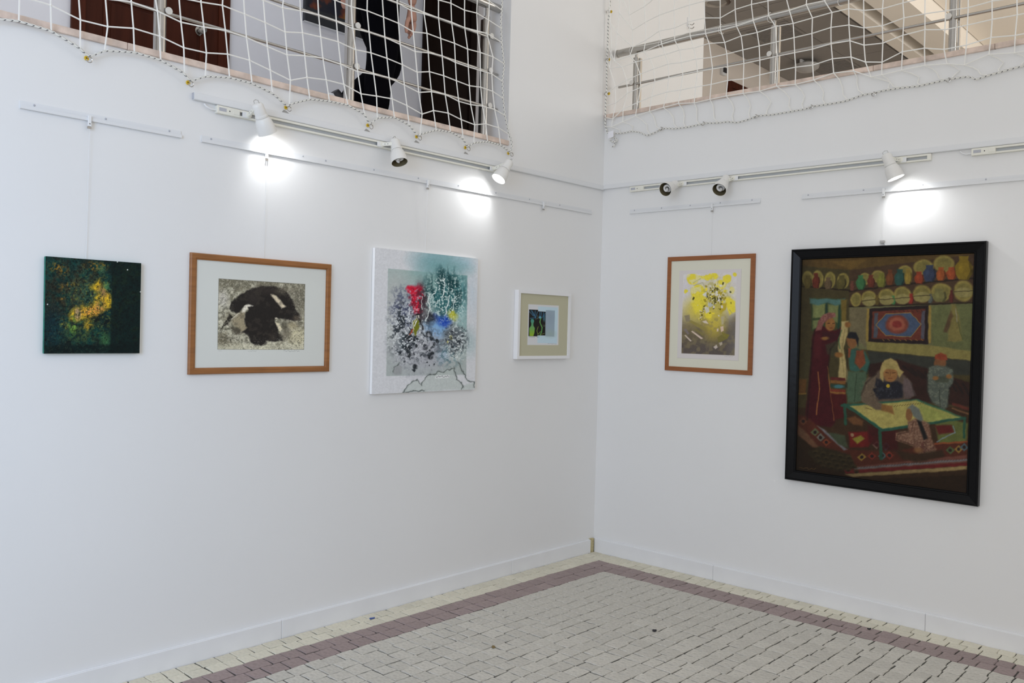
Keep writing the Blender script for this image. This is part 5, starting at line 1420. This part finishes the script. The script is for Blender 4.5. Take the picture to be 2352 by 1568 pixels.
# carpet on the floor
p.poly([(122,1000), (165,1010), (400,1190), (640,1200), (1035,1120), (1030,1230), (640,1300), (380,1310), (122,1100)], (88, 40, 28), 6)
p.poly([(125,1060), (160,1085), (240,1180), (200,1175), (125,1110)], (112, 76, 54), 5); p.poly([(225,1060), (265,1080), (390,1190), (370,1195), (300,1130)], (112, 110, 116), 4); p.poly([(285,1095), (375,1110), (395,1185), (340,1160)], (66, 76, 56), 5)
p.poly([(395,1095), (500,1090), (530,1130), (500,1175), (400,1180)], (112, 26, 24), 6); p.poly([(415,1130), (460,1110), (480,1130), (440,1160)], (140, 130, 44), 5); p.ell(415, 1110, 10, 10, (150, 120, 90), .3)
for x, y, c in ((150, 1035, (110, 60, 40)), (215, 1095, (96, 100, 70)), (275, 1150, (130, 62, 36)), (245, 1122, (110, 108, 100)), (465, 1230, (150, 120, 50)), (520, 1225, (130, 48, 36)), (575, 1225, (70, 100, 104)), (615, 1222, (134, 50, 36)), (545, 1165, (140, 130, 110)), (595, 1175, (74, 84, 106)), (940, 1195, (78, 96, 60)), (985, 1190, (150, 116, 50)), (1015, 1180, (76, 96, 104))):
    p.poly([(x, y-22), (x+24, y), (x, y+22), (x-24, y)], c, 3); p.ell(x, y, 9, 9, (44, 30, 30), .3)
p.poly([(500,1060), (560,1080), (660,1090), (660,1200), (560,1190), (500,1150)], (70, 18, 22), 8, .8)
p.poly([(860,1050), (960,1030), (1035,1050), (1030,1150), (880,1160)], (96, 104, 52), 6); p.line([(860,1160), (1030,1150)], 10, (150, 74, 40), .8); p.poly([(860,1060), (950,1060), (960,1100), (880,1110)], (96, 30, 28), 6); p.line([(960,1065), (965,1100), (900,1130), (870,1150)], 7, (120, 136, 150), .7)
p.poly([(440,1280), (1030,1220), (1030,1262), (440,1315)], (120, 70, 60), 4); p.line([(430,1292), (1030,1247)], 12, (120, 124, 130), .8); p.poly([(370,1305), (1030,1262), (1030,1280), (380,1320)], (118, 30, 34), 3); p.poly([(375,1322), (1030,1280), (1028,1300), (420,1338)], (166, 142, 92), 4)
for k in range(40): p.line([(445+k*15, 1290-k*1.15), (451+k*15, 1282-k*1.15)], 3, (70, 60, 66), .6)
p.line([(960,945), (1045,975)], 16, (104, 44, 36), .8); p.line([(955,970), (1045,1000)], 10, (130, 90, 60), .7)
# basket cushion bottom left
p.poly([(170,1200), (240,1170), (400,1215), (440,1290), (330,1305), (215,1260)], (52, 44, 26), 6)
for i in range(5):
    for j in range(4):
        p.ell(215+i*45+j*14, 1200+j*26+i*7, 15, 9, (70, 60, 34), .4, .8); p.ell(215+i*45+j*14, 1206+j*26+i*7, 10, 5, (34, 28, 18), .4, .8)
# the low table with its cloth
p.poly([(385,945), (770,918), (1020,1020), (575,1090)], (42, 92, 76), 4); p.poly([(405,955), (760,925), (990,1017), (580,1078)], (166, 154, 84), 4); p.poly([(760,930), (990,1017), (800,1045), (780,985)], (140, 150, 74), 14, .8)
for k in range(12): p.line([(640+k*14, 958-k*1.5), (648+k*14, 952-k*1.5)], 4, (104, 84, 44), .7)
p.line([(490,965), (520,975)], 5, (116, 96, 50), .7)
for a_, b_, w in (((375, 945), (380, 1050), 16), ((565, 1085), (568, 1240), 18), ((1018, 1020), (1015, 1125), 13)): p.line([a_, b_], w, (38, 84, 66), .95)
p.line([(360,950), (395,945)], 14, (40, 90, 72), .9); p.line([(380,950), (575,1085)], 12, (40, 88, 72), .9); p.line([(575,1088), (1022,1022)], 12, (38, 84, 70), .9)
p.poly([(500,800), (545,790), (535,850), (505,900), (575,942), (585,975), (545,975), (470,932), (464,885), (480,840)], (104, 88, 72), 5); p.put(p.em(505, 890, 50, 90, .3)*np.clip((p.noise(9, 2)-.55)*6, 0, 1), (132, 114, 90), .35)
p.poly([(572,945), (632,953), (642,1000), (604,985), (572,978)], (136, 96, 50), 5); p.poly([(695,800), (735,830), (758,900), (700,912), (690,860)], (100, 84, 84), 5)
p.poly([(385,1020), (430,1010), (475,1035), (470,1060), (420,1055)], (116, 74, 42), 6, .8)
# girl seated in front
p.poly([(715,1040), (760,1020), (830,1050), (840,1130), (865,1190), (850,1215), (770,1215), (740,1170), (650,1140), (650,1100), (715,1090)], (116, 82, 66), 6); gm = p.pm([(715,1040), (760,1020), (830,1050), (840,1130), (865,1190), (850,1215), (770,1215), (740,1170), (650,1140), (650,1100), (715,1090)], 5)
p.put(gm*np.clip((p.noise(8, 2)-.45)*6, 0, 1), (150, 118, 96), .6); p.put(gm*p.em(810, 1180, 60, 40, .3)*np.clip((p.noise(8, 2)-.5)*6, 0, 1), (80, 40, 40), .6)
p.line([(715,1095), (660,1110), (655,1135), (740,1165)], 6, (70, 44, 36), .6); p.line([(745,1040), (735,1090)], 5, (80, 52, 42), .6)
p.poly([(640,1190), (760,1215), (900,1190), (910,1230), (760,1260), (680,1240)], (58, 42, 28), 8, .9)
p.ell(722, 1000, 18, 36, (132, 90, 52), .15); p.poly([(712,965), (740,945), (775,970), (795,1030), (780,1042), (745,1010), (728,970)], (104, 110, 104), 5); p.poly([(760,1030), (785,1040), (820,1130), (800,1140)], (26, 24, 26), 5); p.ell(770, 1195, 24, 14, (136, 92, 56), .4, .9)
p.ox *= 0; p.oy *= 0
p.scribble(130, 1288, 215, 1293, 5, (122, 92, 44), 3, 12, 4)
p.put(np.ones_like(p.X), (74, 64, 34), .10)
for ln in ([(215,545), (200,640), (195,720), (172,1030)], [(345,590), (300,645), (288,740), (285,800)], [(515,720), (495,780)], [(392,650), (385,850)], [(545,780), (490,830), (465,895)], [(735,830), (755,900)], [(822,800), (820,880), (840,930)], [(962,830), (940,860), (930,960)]): p.line(ln, 9, (26, 20, 16), .35, 8)
p.put(np.clip((p.V-.80)/.2, 0, 1), (30, 20, 12), .35); p.put(np.clip((.10-p.U)/.10, 0, 1), (34, 28, 18), .35)
p.a = 255*np.clip(p.a/255, 0, 1)**1.12*1.10
p.a = p.a*.87+.13*p.a.mean(-1, keepdims=True)
p.grain(.12, 20, 4); p.grain(.06, 6, 2)
a6 = wthing('painting', 'R', R6[0], 0, R6[2], 'large figurative painting of women around a table in a black frame', 'painting')
M_BF = mat('glossy_black_lacquer', (.004, .004, .0045, 1), .24, bump=.05, bscale=30, spec=.14)
IN6 = .062
frame_rails('R', R6, [(0, .001), (0, .036), (.003, .0405), (.009, .0405), (.012, .036), (.050, .024), (.053, .027), (.058, .026), (IN6, .020), (IN6, .006)], M_BF, a6)
wbox(MB(), 'R', R6[0]+.02, R6[1]-.02, .002, .012, R6[2]+.02, R6[3]-.02).build('stretcher_panel', M_JOINT, a6)
art_surface('painted_surface', p, 'R', R6[0]+IN6, R6[1]-IN6, R6[2]+IN6, R6[3]-IN6, .015, a6, .45, .25, ALB*.72)

# ------------------------------------------------------------------ litter on the floor
def litter(name, px, pts, h, m, label, cat):
    q = at(px[0], px[1], 2, 0)
    mb = MB(); n_ = len(pts)
    vs = [(q[0]+x, q[1]+y, .0015) for x, y in pts]+[(q[0]+x*.9, q[1]+y*.9, .0015+h*(1+.6*math.sin(i*2.1))) for i, (x, y) in enumerate(pts)]
    mb.add(vs, [tuple(range(n_-1, -1, -1)), tuple(range(n_, 2*n_))]+[(k, (k+1) % n_, n_+(k+1) % n_, n_+k) for k in range(n_)])
    tag(mb.build(name, m), label, cat)
litter('paper_scrap', (855, 1420), [(-.02, -.006), (.012, -.009), (.018, .003), (-.014, .008)], .004, mat('blue_paper', (.05, .10, .35, 1), .6), 'tiny blue scrap of paper on the cream edge pavers', 'scrap')
litter('dry_leaf', (1133, 1486), [(-.016, -.012), (.0, -.014), (.016, .006), (.010, .014), (-.008, .004)], .004, mat('dry_leaf_brown', (.22, .16, .07, 1), .8), 'small dry brown leaf lying on the grey pavers', 'leaf')
litter('pebble', (1503, 1449), [(-.012, -.008), (.006, -.011), (.013, .002), (.004, .010), (-.010, .007)], .006, M_DARK, 'small black pebble in the middle of the grey pavers', 'pebble')
litter('seed', (1996, 1445), [(-.009, -.006), (.005, -.009), (.011, .003), (-.004, .009)], .006, M_DARK, 'small dark seed on the purple paver band near the right wall', 'seed')
